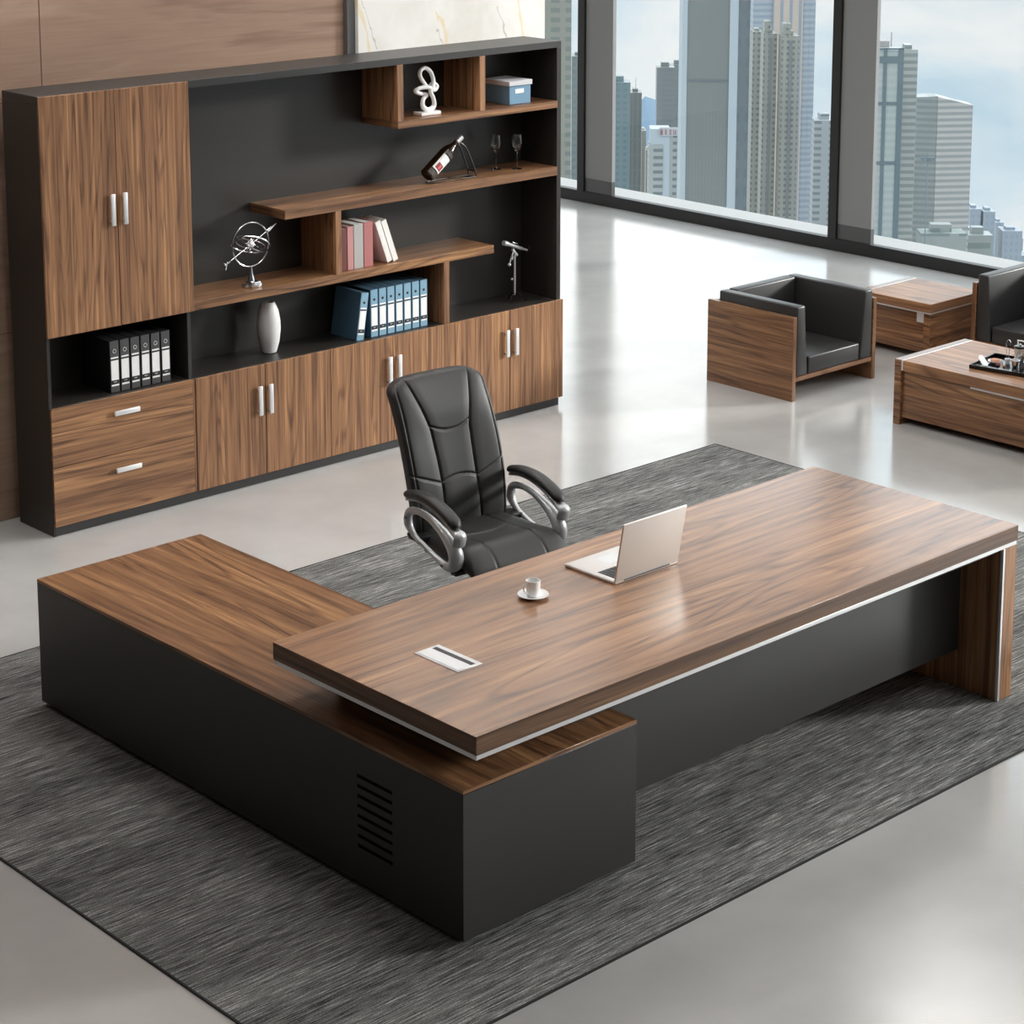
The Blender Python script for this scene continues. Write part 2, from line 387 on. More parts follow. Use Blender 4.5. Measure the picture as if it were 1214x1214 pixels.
# ------------------------------------------------------------------ wall unit
L = (7.34, 9.56, 0)
wu = thing('wall_cabinet', 'wide walnut and charcoal wall cabinet with doors, drawers and open shelves', 'cabinet', L)
CF, CB, DF = 9.397, 9.732, 9.383
def part(name, m, root, L, *boxes, bev=.0015, parent=None):
    b = MB(L)
    for q in boxes: b.box(*q, bev)
    return b.build(name, m, parent or root)
part('side_panel', 'black_board', wu, L, (5.533, 5.553, CF, CB, 0, 2.238))
part('side_panel', 'black_board', wu, L, (9.112, 9.147, CF, CB, .05, 2.238))
part('top_panel', 'charcoal', wu, L, (5.533, 9.147, CF, CB, 2.238, 2.278))
part('back_panel', 'black_board', wu, L, (5.553, 9.112, 9.714, 9.728, .05, 2.238))
part('plinth', 'charcoal', wu, L, (5.553, 9.138, CF+.003, CB-.02, 0.001, .052))
part('divider', 'charcoal', wu, L, (6.386, 6.408, CF, 9.714, .052, 2.238))
part('worktop', 'black_board', wu, L, (6.408, 9.112, CF, 9.714, .656, .676))
part('niche_floor', 'black_board', wu, L, (5.553, 6.386, CF, 9.714, .662, .680))
part('niche_ceiling', 'black_board', wu, L, (5.553, 6.386, CF, 9.714, 1.046, 1.064))
part('shelf', 'walnut_x', wu, L, (6.408, 8.587, CF-.006, 9.714, 1.048, 1.095))
part('shelf', 'walnut_x', wu, L, (7.040, 9.112, CF-.006, 9.714, 1.457, 1.510))
part('shelf', 'walnut_x', wu, L, (7.850, 9.112, CF-.006, 9.714, 1.873, 1.915))
part('upright', 'walnut_z', wu, L, (7.391, 7.431, CF-.006, 9.714, 1.095, 1.457))
part('upright', 'walnut_z', wu, L, (7.850, 7.893, CF-.006, 9.714, 1.915, 2.238))
part('upright', 'walnut_z', wu, L, (8.477, 8.521, CF-.006, 9.714, 1.915, 2.238))
part('upright', 'walnut_z', wu, L, (8.190, 8.232, CF-.006, 9.714, .676, 1.048))
part('end_strip', 'walnut_z', wu, L, (6.402, 6.424, DF, CF, 1.048, 2.275), (6.404, 6.418, DF+.004, CF, .052, .674))
def vhandle(d, x, z0, z1):
    b = MB(L).box(x-.013, x+.013, DF-.026, DF-.014, z0, z1, .004, 2)
    b.box(x-.006, x+.006, DF-.016, DF, z0+.015, z0+.027, 0).box(x-.006, x+.006, DF-.016, DF, z1-.027, z1-.015, 0)
    b.build('handle', 'silver_handle', d)
def hhandle(d, x0, x1, z):
    b = MB(L).box(x0, x1, DF-.026, DF-.014, z-.013, z+.013, .004, 2)
    b.box(x0+.015, x0+.027, DF-.016, DF, z-.006, z+.006, 0).box(x1-.027, x1-.015, DF-.016, DF, z-.006, z+.006, 0)
    b.build('handle', 'silver_handle', d)
for x0, x1, z0, z1, hx, h0, h1 in ((5.535, 5.969, 1.048, 2.276, 5.932, 1.578, 1.744), (5.972, 6.401, 1.048, 2.276, 6.006, 1.578, 1.744),
        (6.420, 6.877, .053, .676, 6.832, .395, .562), (6.880, 7.330, .053, .676, 6.903, .395, .562),
        (7.333, 7.789, .053, .676, 7.755, .395, .562), (7.792, 8.264, .053, .676, 7.826, .395, .562),
        (8.267, 8.709, .053, .676, 8.675, .395, .562), (8.712, 9.158, .053, .676, 8.750, .395, .562)):
    d = part('door', 'walnut_z', wu, L, (x0, x1, DF, CF-.001, z0, z1)); vhandle(d, hx, h0, h1)
for z0, z1, hz in ((.370, .677, .590), (.053, .367, .283)):
    d = part('drawer', 'walnut_drawer', wu, L, (5.537, 6.401, DF, CF-.001, z0, z1)); hhandle(d, 5.899, 6.053, hz)

# ------------------------------------------------------------------ binders
def binder_proto(L, w, h, dp, kind, lab):
    """binder standing at L (left front foot)"""
    r = thing('ring_binder', lab, 'binder', L); x, y, z = L
    blk = kind == 'black'
    MB(L).box(x, x+w, y+.002, y+dp, z, z+h, .0015).build('cover', 'binder_black' if blk else 'binder_blue', r)
    sp = MB(L).box(x+.004, x+w-.003, y, y+.003, z+.002, z+h-.002, 0).build('spine', 'binder_spine' if blk else 'binder_blue_spine', r)
    b = MB(L).box(x+.007, x+w-.007, y-.0012, y+.001, z+h*.24, z+h*.62, 0)
    b.box(x+.007, x+w-.007, y-.0012, y+.001, z+h*.655, z+h*.685, 0).box(x+.007, x+w-.007, y-.0012, y+.001, z+h*.125, z+h*.158, 0).build('label', 'paper_white', sp)
    MB(L).box(x+.007, x+w-.007, y-.001, y+.001, z+h*.165, z+h*.235, 0).build('label_band', 'plastic_black', sp)
    MB(L).box(x+.007, x+w-.007, y-.001, y+.001, z+h*.625, z+h*.65, 0).build('label_band', 'plastic_black', sp)
    s_ = MB(L); zz = z+h*.2
    s_.tube([(x+w*.33, y-.0015, zz), (x+w*.42, y-.0015, zz+.003), (x+w*.5, y-.0015, zz-.002), (x+w*.58, y-.0015, zz+.003), (x+w*.67, y-.0015, zz)], .0011, 5).build('lettering', 'paper_white', sp)
    Rm = Matrix.Rotation(PI/2, 3, 'X')
    if blk: MB(L).lathe([(.008, -.001), (.0115, -.001), (.0115, .0025), (.008, .0025), (.008, -.001)], (x+w/2, y, z+h*.80), 20, Rm).build('finger_ring', 'alu', sp)
    else: MB(L).lathe([(0, 0), (.0075, 0), (.0075, .0016), (0, .0016)], (x+w/2, y, z+h*.79), 16, Rm).build('finger_ring', 'plastic_black', sp)
    return r
G = 'black ring binders in the niche above the drawers'
bb = binder_proto((5.925, 9.435, .681), .0585, .277, .235, 'black', ''); ord_ = ['first', 'second', 'third', 'fourth', 'fifth', 'sixth']
for i in range(6):
    o = bb if i == 0 else copy_tree(bb)
    o.location.x = 5.925+.0632*i
    tag(o, ['black ring binder at the open end of the row, beside empty niche floor', 'black ring binder, second from the empty side of its niche', 'black ring binder, third from the empty side of its niche',
            'black ring binder, fourth from the empty side of its niche', 'black ring binder, second from the end beside the cabinet divider', 'black ring binder closest to the cabinet divider in its row'][i], 'binder', G)
G = 'blue ring binders on the worktop under the shelf'
bl = binder_proto((7.668, 9.435, .677), .0575, .280, .235, 'blue', '')
for i in range(7):
    o = bl if i == 0 else copy_tree(bl)
    o.location.x = 7.668+.0622*i
    tag(o, ['upright blue ring binder touched by the leaning one', 'upright blue ring binder, second after the leaning one', 'upright blue ring binder, third after the leaning one',
            'upright blue ring binder, fourth after the leaning one', 'upright blue ring binder, third from the walnut upright', 'upright blue ring binder, second from the walnut upright', 'upright blue ring binder standing closest to the walnut upright'][i], 'binder', G)
o = copy_tree(bl); o.location = (7.560, 9.435, .677); o.rotation_euler = (0, math.radians(9.0), 0)
tag(o, 'blue ring binder leaning against its upright neighbours', 'binder', G)

# ------------------------------------------------------------------ books
def book(x, w, h, dp, m, lab, y=9.44, z=1.0955, rot=0):
    L = (x, y, z); r = thing('book', lab, 'book', L, 0, 'books on the middle shelf')
    MB(L).box(x, x+w, y, y+.003, z, z+h, .001).box(x, x+.003, y, y+dp, z, z+h, .001).box(x+w-.003, x+w, y, y+dp, z, z+h, .001).build('cover', m, r)
    MB(L).box(x+.003, x+w-.003, y+.003, y+dp-.004, z+.003, z+h-.003, 0).build('pages', 'paper_white', r)
    r.rotation_euler = (0, rot, 0); return r
book(7.436, .028, .225, .17, 'book_white', 'thin white book with a dark lower edge against the walnut upright')
book(7.466, .042, .245, .17, 'book_maroon', 'slim dark red book beside the thin white one')
book(7.511, .044, .250, .17, 'book_pink', 'pale pink book upright between dark red and grey books')
book(7.557, .070, .258, .17, 'book_grey', 'thick grey book standing between two pink books')
book(7.630, .068, .260, .17, 'book_red', 'dusty red book that the white books lean on')
a_ = math.radians(-20)
book(7.803, .040, .262, .17, 'book_white', 'white book leaning directly against the dusty red book', z=1.0957, rot=a_)
book(7.8465, .040, .262, .17, 'book_white', 'outermost leaning white book, beside bare shelf', z=1.0957, rot=a_)

# ------------------------------------------------------------------ shelf objects
o = MB((7.05, 9.575, .6765)).lathe([(0, 0), (.036, 0), (.042, .004), (.058, .06), (.067, .13), (.066, .18), (.056, .24), (.040, .278), (.034, .288), (.030, .288), (.034, .276), (.050, .235), (.060, .18), (.055, .08), (.03, .015), (0, .012)], (7.05, 9.575, .6765), 48).build('vase', 'vase_white')
tag(o, 'plain white rounded vase standing on the dark worktop', 'vase')

# armillary globe
L = (6.87, 9.48, 1.0955); r = thing('armillary_globe', 'silver armillary globe with an arrow on the middle shelf', 'ornament', L)
b = MB(L).box(L[0]-.03, L[0]+.03, L[1]-.045, L[1]+.015, L[2], L[2]+.034, .004, 2).box(L[0]-.055, L[0]+.055, L[1]-.022, L[1]+.022, L[2], L[2]+.018, .004, 2).build('base', 'chrome', r)
zc = L[2]+.236; c = Vector((L[0], L[1], zc))
MB(L).lathe([(.02, .034), (.017, .05), (.008, .08), (.006, .115)], L, 20).build('stem', 'chrome', r)
def ring(cen, R, rad, rot, flat=None):
    pts = [cen+rot@Vector((R*math.cos(2*PI*i/20), 0, R*math.sin(2*PI*i/20))) for i in range(20)]
    return pts
I3 = Matrix.Identity(3)
MB(L).tube(ring(c, .122, 0, I3), .0042, 8, True, ref=(0, 1, 0), sub=3).build('meridian_ring', 'chrome', r)
for ang, ax, R, fl in ((66, 'X', .108, (2.2, .6)), (74, 'X', .080, (1, 1)), (-70, 'X', .066, (1.2, .6)), (40, 'Z', .045, (1, 1))):
    R0 = Matrix.Rotation(math.radians(28), 3, 'Y')@Matrix.Rotation(math.radians(ang), 3, ax)
    MB(L).tube(ring(c, R, 0, R0), .0026, 8, True, ref=R0@Vector((0, 1, 0)), sub=3, flat=fl).build('inner_ring', 'chrome', r)
MB(L).sphere(c, .021).build('central_sphere', 'porcelain', r)
d = Vector((.173, 0, .092)); dn = d.normalized()
b = MB(L).cyl(c-d, c+d, .0028, 8); b.cyl(c+dn*.125, c+dn*.145, .012, 14, .012); b.cyl(c+dn*.145, c+d*1.02, .012, 14, .001)
b.tube([c-dn*.15, c-dn*.18, c-dn*.205+Vector((.0, 0, .016))], .004, 6); b.tube([c-dn*.15, c-dn*.18, c-dn*.205+Vector((.012, 0, -.022))], .004, 6); b.build('arrow', 'chrome', r)

# telescope
L = (8.885, 9.53, .6765); r = thing('telescope', 'small silver desk telescope on a tripod stand beside the cabinet side', 'telescope', L)
X, Y, Zz = L
MB(L).cyl((X, Y, Zz+.045), (X, Y, Zz+.30), .0065, 12).build('pole', 'satin_silver', r)
for k in range(3):
    a = math.radians(200+120*k)
    MB(L).tube([(X, Y, Zz+.055), (X+.035*math.cos(a), Y+.035*math.sin(a), Zz+.045), (X+.075*math.cos(a), Y+.075*math.sin(a), Zz+.005)], .0045, 8).build('leg', 'gloss_black', r)
MB(L).tube([(X+.02, Y, Zz+.29), (X, Y, Zz+.31), (X-.02, Y, Zz+.335)], .009, 10).cyl((X-.008, Y-.004, Zz+.33), (X-.052, Y-.01, Zz+.25), .004, 8).build('mount', 'satin_silver', r)
MB(L).sphere((X-.054, Y-.01, Zz+.243), .011, 14).cyl((X-.035, Y-.008, Zz+.272), (X-.026, Y-.007, Zz+.29), .009, 10).build('counterweight', 'satin_silver', r)
MB(L).sphere((X-.022, Y, Zz+.145), .008, 12).build('knob', 'satin_silver', r)
p0 = Vector((X-.098, Y-.005, Zz+.385)); p1 = Vector((X+.115, Y, Zz+.305)); dd = (p1-p0).normalized()
R = dd.to_track_quat('Z', 'Y').to_matrix()
MB(L).lathe([(0, 0), (.014, 0), (.0155, .002), (.0155, .035), (.011, .045), (.0105, .17), (.007, .175), (.007, .215), (0, .215)], p0, 20, R).build('tube', 'satin_silver', r)
MB(L).tube([p0+dd*.205, p0+dd*.235+Vector((0, 0, .004)), p0+dd*.232+Vector((.006, 0, .03))], [.006, .006, .008], 10).build('eyepiece', 'gloss_black', r)
MB(L).cyl(p0+dd*.08+Vector((0, 0, .02)), p0+dd*.13+Vector((0, 0, .02)), .0045, 8).build('finder', 'gloss_black', r)

# abstract sculpture
L = (8.16, 9.50, 1.9155); r = thing('abstract_sculpture', 'white looping abstract sculpture on a small square base', 'sculpture', L)
MB(L).box(8.088, 8.236, 9.462, 9.538, 1.9155, 1.9345, .002).build('base', 'porcelain', r)
pp = [(165, 425, 0), (128, 400, .0), (135, 350, .006), (165, 318, .012), (112, 308, .01), (78, 290, .004), (105, 268, -.004), (160, 262, -.012), (205, 282, -.006), (233, 255, .004), (212, 236, .012), (175, 262, .012), (140, 232, .004), (105, 180, -.004), (110, 138, -.006), (148, 122, 0), (188, 152, .004), (204, 210, 0), (190, 258, -.012), (172, 290, -.014), (200, 345, -.006), (206, 400, 0)]
MB(L).tube([(8.1585+(u-155)*.00106, 9.50+w, 2.188-(v-122+.12*(u-155))*.00081) for u, v, w in pp], [.0125 if i not in (0, 1, 21) else .015 for i in range(len(pp))], 12, True, ref=(0, 1, 0)).build('loop', 'porcelain', r)

# storage box
L = (8.85, 9.55, 1.9155); r = thing('storage_box', 'blue storage box with a pale grey lid on the top shelf', 'storage box', L)
MB(L).box(8.763, 8.938, 9.445, 9.665, 1.9155, 2.036, .003).build('body', 'box_blue', r)
MB(L).box(8.755, 8.946, 9.437, 9.673, 2.028, 2.058, .003).build('lid', 'box_lid', r)
MB(L).box(8.808, 8.878, 9.442, 9.446, 1.982, 2.008, 0).build('label', 'paper_white', r)

# wine bottle on a black stand
ax0 = Vector((8.142, 9.49, 1.5545)); ax1 = Vector((8.418, 9.49, 1.757)); dd = (ax1-ax0); ln = dd.length; dn = dd.normalized()
R = dn.to_track_quat('Z', 'Y').to_matrix()
L = tuple(ax0); r = thing('wine_bottle', 'dark wine bottle with a white label tilted in a black stand', 'bottle', L)
k = ln/.305
MB(L).lathe([(p*k, q*k) for p, q in [(0, .004), (.030, 0), (.038, .005), (.0385, .012), (.0385, .175), (.034, .198), (.022, .225), (.0155, .245), (.014, .26), (.014, .292), (0, .292)]], L, 32, R).build('glass_body', 'wine', r)
MB(L).lathe([(p*k, q*k) for p, q in [(.0145, .262), (.0165, .264), (.0165, .305), (0, .305)]], L, 20, R).build('capsule', 'alu', r)
def wrap(z0, z1, a0, a1, rad, n=14):
    """piece of paper wrapped around the bottle, angles measured about its axis"""
    b = MB(L); g = bmesh.new(); up_ = Vector((0, -1, 0)); sd = dn.cross(up_)
    vs = [[g.verts.new(Vector(L)+dn*z*k+(up_*math.cos(a)+sd*math.sin(a))*rad*k) for z in (z0, z1)] for a in [a0+(a1-a0)*i/n for i in range(n+1)]]
    for A, B in zip(vs, vs[1:]): g.faces.new((A[0], B[0], B[1], A[1]))
    bmesh.ops.recalc_face_normals(g, faces=g.faces); ex = bmesh.ops.solidify(g, geom=list(g.faces), thickness=.0004)
    b._merge(g, True); return b
wrap(.048, .150, -.85, .85, .0392).build('label', 'paper_white', r)
wrap(.056, .094, -.55, .45, .0397).build('label_emblem', 'label_red', r)
wrap(.062, .088, -.18, .14, .0401).build('label_mark', 'label_pink', r)
wrap(.012, .040, -.9, .9, .0390).build('lower_band', 'label_dark', r)
wrap(.158, .178, -.8, .8, .0388).build('neck_label', 'label_dark', r)
L = (8.50, 9.49, 1.5105); r = thing('bottle_stand', 'black curved metal stand holding the tilted wine bottle', 'bottle stand', L)
for s_ in (-1, 1):
    MB(L).tube([(8.386, 9.49+s_*.026, 1.728), (8.425, 9.49+s_*.027, 1.70), (8.462, 9.49+s_*.030, 1.63), (8.492, 9.49+s_*.032, 1.56), (8.505, 9.49+s_*.034, 1.5145)], .0045, 8).build('upright', 'plastic_black', r)
MB(L).tube([(8.505, 9.524, 1.5145), (8.36, 9.528, 1.5145), (8.19, 9.522, 1.5145), (8.15, 9.49, 1.5145), (8.19, 9.458, 1.5145), (8.36, 9.452, 1.5145), (8.505, 9.456, 1.5145)], .0038, 8).build('base_loop', 'plastic_black', r)
MB(L).tube([(8.497, 9.456, 1.548), (8.497, 9.524, 1.548)], .004, 8, ref=(0, 0, 1)).box(8.470, 8.50, 9.46, 9.52, 1.511, 1.515, 0).build('crossbar', 'plastic_black', r)

for (gx, gy, lab) in ((8.772, 9.575, 'clear stemmed wine glass nearer the bottle stand'), (8.872, 9.495, 'clear stemmed wine glass nearer the cabinet side')):
    L = (gx, gy, 1.5102)
    o = MB(L).lathe([(0, .002), (.030, .001), (.031, .003), (.006, .007), (.0035, .012), (.003, .10), (.006, .108), (.020, .118), (.031, .14), (.034, .16), (.032, .185), (.026, .212), (.025, .212), (.031, .185), (.0328, .16), (.030, .141), (.019, .120), (0, .111)], L, 32).build('wine_glass', 'stem_glass')
    tag(o, lab, 'wine glass', 'wine glasses on the upper shelf')

# ------------------------------------------------------------------ side cabinet (return of the desk)
L = (4.8, 6.28, Z0)
r = thing('desk_return_cabinet', 'low charcoal cabinet with a walnut top forming the return of the desk', 'cabinet', L)
cx0, cx1, cy0, cy1 = 4.388, 5.206, 4.953, 7.603
part('body', 'charcoal', r, L, (cx0, cx1, cy0, cy1, .024, .546))
part('top', 'walnut_side', r, L, (cx0, cx1, cy0, cy1, .546, .561))
part('plinth', 'charcoal_dark', r, L, (cx0+.05, cx1-.05, cy0+.05, cy1-.05, Z0, .024))
b = MB(L)
for k in range(8): z = .425-.0370*k; b.box(cx0-.0012, cx0+.002, 5.315, 5.502, z-.0058, z+.0058, 0)
b.build('vent', 'void', r)
for k, (a, c_) in enumerate(((4.97, 5.86), (5.865, 6.73), (6.735, 7.585))):
    d = part('door', 'charcoal', r, L, (cx1, cx1+.016, a, c_, .05, .54))
    MB(L).box(cx1+.026, cx1+.034, c_-.08, c_-.06, .24, .40, .002).box(cx1+.016, cx1+.028, c_-.075, c_-.065, .25, .26, 0).box(cx1+.016, cx1+.028, c_-.075, c_-.065, .38, .39, 0).build('handle', 'silver_handle', d)

# ------------------------------------------------------------------ executive desk
L = (5.92, 5.45, Z0)
r = thing('executive_desk', 'long walnut executive desk with aluminium edge strip and charcoal front panel', 'desk', L)
x0, x1, y0, y1 = 4.4025, 7.440, 4.9036, 5.995
part('top', 'walnut_desk', r, L, (x0, x1, y0, y1, .7585, .760))
part('top_edge', 'walnut_edge', r, L, (x0, x1, y0, y1, .694, .7586))
part('edge_strip', 'alu', r, L, (x0+.003, x1-.003, y0+.003, y1-.003, .676, .694))
part('underframe', 'charcoal_dark', r, L, (x0+.45, 7.346, y0+.03, y1-.10, .655, .676))
part('support_block', 'charcoal_dark', r, L, (4.62, 5.10, 5.15, 5.90, .5615, .676))
part('leg_panel', 'walnut_z', r, L, (7.346, x1, y0+.003, y1-.02, Z0, .676))
part('leg_strip', 'alu', r, L, (7.340, 7.354, y0, y0+.014, Z0, .676))
part('modesty_panel', 'charcoal', r, L, (5.224, 7.346, 5.114, 5.132, .176, .655))
c_ = part('cable_port', 'alu', r, L, (4.706, 4.822, 5.336, 5.570, .760, .7625))
MB(L).box(4.715, 4.776, 5.345, 5.561, .7622, .7640, .0008).build('flap', 'silver_handle', c_)
MB(L).box(4.780, 4.800, 5.350, 5.556, .7622, .7632, 0).build('brush_slot', 'plastic_black', c_)

# ------------------------------------------------------------------ laptop
L = (5.886, 5.70, .760)
r = thing('laptop', 'open silver laptop seen from behind its lid on the desk', 'laptop', L)
lx0, lx1, ly0, ly1 = 5.708, 6.064, 5.556, 5.835
MB(L).box(lx0, lx1, ly0, ly1, .7605, .773, .004, 3).build('base', 'laptop_silver', r)
b = MB(L)
for iy in range(5):
    for ix in range(14):
        kx = lx0+.03+ix*.0212; ky = ly0+.028+iy*.0185; b.box(kx, kx+.0175, ky, ky+.0150, .7728, .7742, 0)
b.build('keyboard', 'keys', r)
part('key_bed', 'screen', r, L, (lx0+.026, lx1-.026, ly0+.024, ly0+.121, .7727, .7733), bev=0)
part('touchpad', 'silver_handle', r, L, (5.836, 5.936, ly1-.125, ly1-.045, .7726, .7732), bev=0)
th = math.radians(10.5); H = .250
b = MB(L).box(lx0, lx1, -.004, .004, 0, H, .0035, 3)
lid = b.build('lid', 'laptop_silver', r, xf=Matrix.Translation((0, ly0+.004, .768))@Matrix.Rotation(th, 4, 'X'))
b = MB(L).box(lx0+.008, lx1-.008, .0038, .0048, .012, H-.008, 0)
b.build('screen', 'screen', lid, xf=Matrix.Translation((0, ly0+.004, .768))@Matrix.Rotation(th, 4, 'X'))
MB(L).cyl((lx0+.05, ly0+.004, .770), (lx1-.05, ly0+.004, .770), .006, 12).build('hinge', 'keys', r)

# ------------------------------------------------------------------ cup and saucer
cu = (5.392, 5.680)
L = (cu[0], cu[1], .7602)
o = MB(L).lathe([(0, 0), (.026, 0), (.030, .003), (.050, .009), (.060, .013), (.0595, .0148), (.048, .0112), (.028, .0055), (0, .005)], L, 8 if False else 36).build('saucer', 'porcelain'); tag(o, 'round white saucer under the coffee cup on the desk', 'saucer')
L = (cu[0], cu[1], .7656)
r = thing('coffee_cup', 'small white coffee cup on its saucer beside the laptop', 'cup', L)
MB(L).lathe([(0, 0), (.020, 0), (.0235, .003), (.0262, .02), (.0285, .062), (.0265, .062), (.0245, .02), (.021, .006), (0, .005)], L, 36).build('body', 'porcelain', r)
MB(L).tube([(L[0]-.0275, L[1]+.003, L[2]+.052), (L[0]-.043, L[1]+.004, L[2]+.05), (L[0]-.045, L[1]+.004, L[2]+.033), (L[0]-.036, L[1]+.004, L[2]+.02), (L[0]-.0255, L[1]+.003, L[2]+.016)], .0032, 8, ref=(0, 1, 0)).build('handle', 'porcelain', r)

# ------------------------------------------------------------------ office chair
cr = (6.262, 6.905, Z0)
r = thing('office_chair', 'black leather executive swivel chair with silver loop arms behind the desk', 'office chair', cr, math.radians(-4.6))
Lc = (0, 0, 0)   # chair parts are modelled in the chair's own coordinates, facing -Y
def seamd(d, w=.0045, dep=.008): return dep*math.exp(-(d/w)**2)
def sgn(v): return -1 if v < 0 else 1
def backrest(i, j, side):
    u = math.sin((i-.5)*PI*.98)/math.sin(.49*PI); v = .5+.5*math.sin((j-.5)*PI*.98)/math.sin(.49*PI)
    W = .262+.008*math.sin(PI*min(1, v*1.15))-.022*max(0, (v-.93)/.07)**2 - .010*(1-v)
    x = u*W
    z = .455+v*.695-.034*abs(u)**6*max(0, (v-.6)/.4)**2
    y = .195+.20*v**1.25-.05*math.sin(PI*v)*.6+.018*v*(1-v)
    y -= .018*u*u                                          # wraps forward at the wings
    e = (max(0, 1-abs(u)**10)**.5)*(max(0, 1-abs(2*v-1)**18)**.5)
    if side: return Vector((x, y+.050*e+.02, z))
    s = .030*e+.014*math.exp(-((v-.80)/.13)**2)*(1-u*u)+.010*math.exp(-((v-.22)/.16)**2)*(1-u*u)
    # seams in metres from the surface point
    au = abs(u)*W
    vx = .108+.070*max(0, (v-.66)/.34)**1.1 if v > .66 else .108-.010*math.sin(PI*min(1, (.66-v)/.66))
    g = seamd(au-vx)
    hb = .66-.055*(1-(au/.11)**2) if au < vx else 9
    if au < vx: g = max(g, seamd((v-(.70-.045*(1-(au/.115)**2)))*.68)); g = max(g, seamd((v-(.335+.035*(1-(au/.11)**2)))*.68))
    else: g = max(g, seamd((v-(.335+.55*(au-vx)+0.))*.68))
    g = max(g, .7*seamd(abs(au-(W-.022))))
    bump = .008*(1-min(1, abs(au-vx)/.05))**2
    return Vector((x, y-s+g+bump*.6, z))
MB(Lc).grid(backrest, 200, 240).build('backrest', 'leather', r, sharp=80)
def seat(i, j, side):
    u = math.sin((i-.5)*PI*.98)/math.sin(.49*PI); v = .5+.5*math.sin((j-.5)*PI*.98)/math.sin(.49*PI)
    yy = .245-.520*v                                     # back to front
    W = .235+.038*math.sin(PI*min(1, v*.62))
    x = u*W; e = (max(0, 1-abs(u)**6)**.5)*(max(0, 1-abs(2*v-1)**9)**.5)
    z = .452-.05*max(0, (v-.72)/.28)**2
    if side: return Vector((x, yy, z-.055*e))
    h = .050*e+.014*abs(u)**3*e+.012*math.exp(-((v-.80)/.14)**2)*e
    au = abs(u)*W; vx = .120+.02*v
    g = seamd(au-vx)
    if au < vx: g = max(g, seamd((v-(.52-.05*(au/vx)**2))*.52))
    return Vector((x, yy, z+h-g*.9))
MB(Lc).grid(seat, 130, 130).build('seat', 'leather', r, sharp=80)
MB(Lc).box(-.20, .20, -.20, .20, .385, .405, .006, 2).build('seat_pan', 'plastic_black', r)
for s_ in (-1, 1):
    xa = s_*.292
    loop = [(.176, .600), (.110, .618), (.030, .610), (-.050, .582), (-.118, .545), (-.163, .500), (-.160, .452), (-.105, .422), (-.030, .438), (.060, .468), (.140, .498), (.188, .545)]
    rad = [.020, .016, .017, .021, .029, .036, .035, .020, .014, .012, .013, .022]
    arm = MB(Lc).tube([(xa, y, z) for y, z in loop], rad, 14, True, flat=(.95, .95), ref=(1, 0, 0)).build('armrest', 'satin_silver', r)
    MB(Lc).tube([(xa, y, z) for y, z in ((.195, .655), (.10, .672), (0, .662), (-.09, .634), (-.160, .600), (-.195, .585), (-.185, .545))], [.008, .010, .012, .014, .019, .024, .024], 12, flat=(1.35, .9), ref=(1, 0, 0)).build('pad_bracket', 'satin_silver', arm)
    MB(Lc).tube([(xa, y, z) for y, z in ((.200, .676), (.185, .682), (.10, .697), (0, .692), (-.09, .668), (-.155, .638), (-.182, .620))], [.004, .020, .0235, .025, .026, .025, .010], 16, flat=(1.35, .86), ref=(1, 0, 0)).build('arm_pad', 'leather', arm)
    b = MB(Lc)
    for y, z in ((.185, .575), (-.085, .425), (.165, .502)): b.cyl((xa+s_*.012, y, z), (xa+s_*.0195, y, z), .007, 10)
    b.build('screw', 'plastic_black', arm)
    MB(Lc).box(min(0.16*s_, xa), max(.16*s_, xa), -.165, -.125, .393, .412, .002).build('arm_bracket', 'plastic_black', r)
    MB(Lc).box(min(0.16*s_, xa), max(.16*s_, xa), .10, .19, .470, .495, .002).build('arm_bracket', 'plastic_black', r)
MB(Lc).cyl((0, 0, .12), (0, 0, .39), .028, 20).build('gas_column', 'chrome', r)
MB(Lc).box(-.10, .10, -.09, .12, .355, .385, .01, 2).build('tilt_mechanism', 'plastic_black', r)
b = MB(Lc).cyl((0, 0, .085), (0, 0, .135), .045, 24, .035)
for k in range(5):
    a = math.radians(90+72*k+20); b.tube([(.03*math.cos(a), .03*math.sin(a), .112), (.17*math.cos(a), .17*math.sin(a), .10), (.30*math.cos(a), .30*math.sin(a), .075)], [.024, .020, .014], 10, flat=(1, .7), ref=(-math.sin(a), math.cos(a), 0))
b.build('star_base', 'chrome', r)
for k in range(5):
    a = math.radians(90+72*k+20); c0 = Vector((.30*math.cos(a), .30*math.sin(a), .025)); tt = Vector((-math.sin(a), math.cos(a), 0))
    MB(Lc).cyl(c0-tt*.022, c0-tt*.006, .0245, 18).cyl(c0+tt*.006, c0+tt*.022, .0245, 18).cyl(c0, c0+Vector((0, 0, .05)), .007, 8).build('caster', 'plastic_black', r)

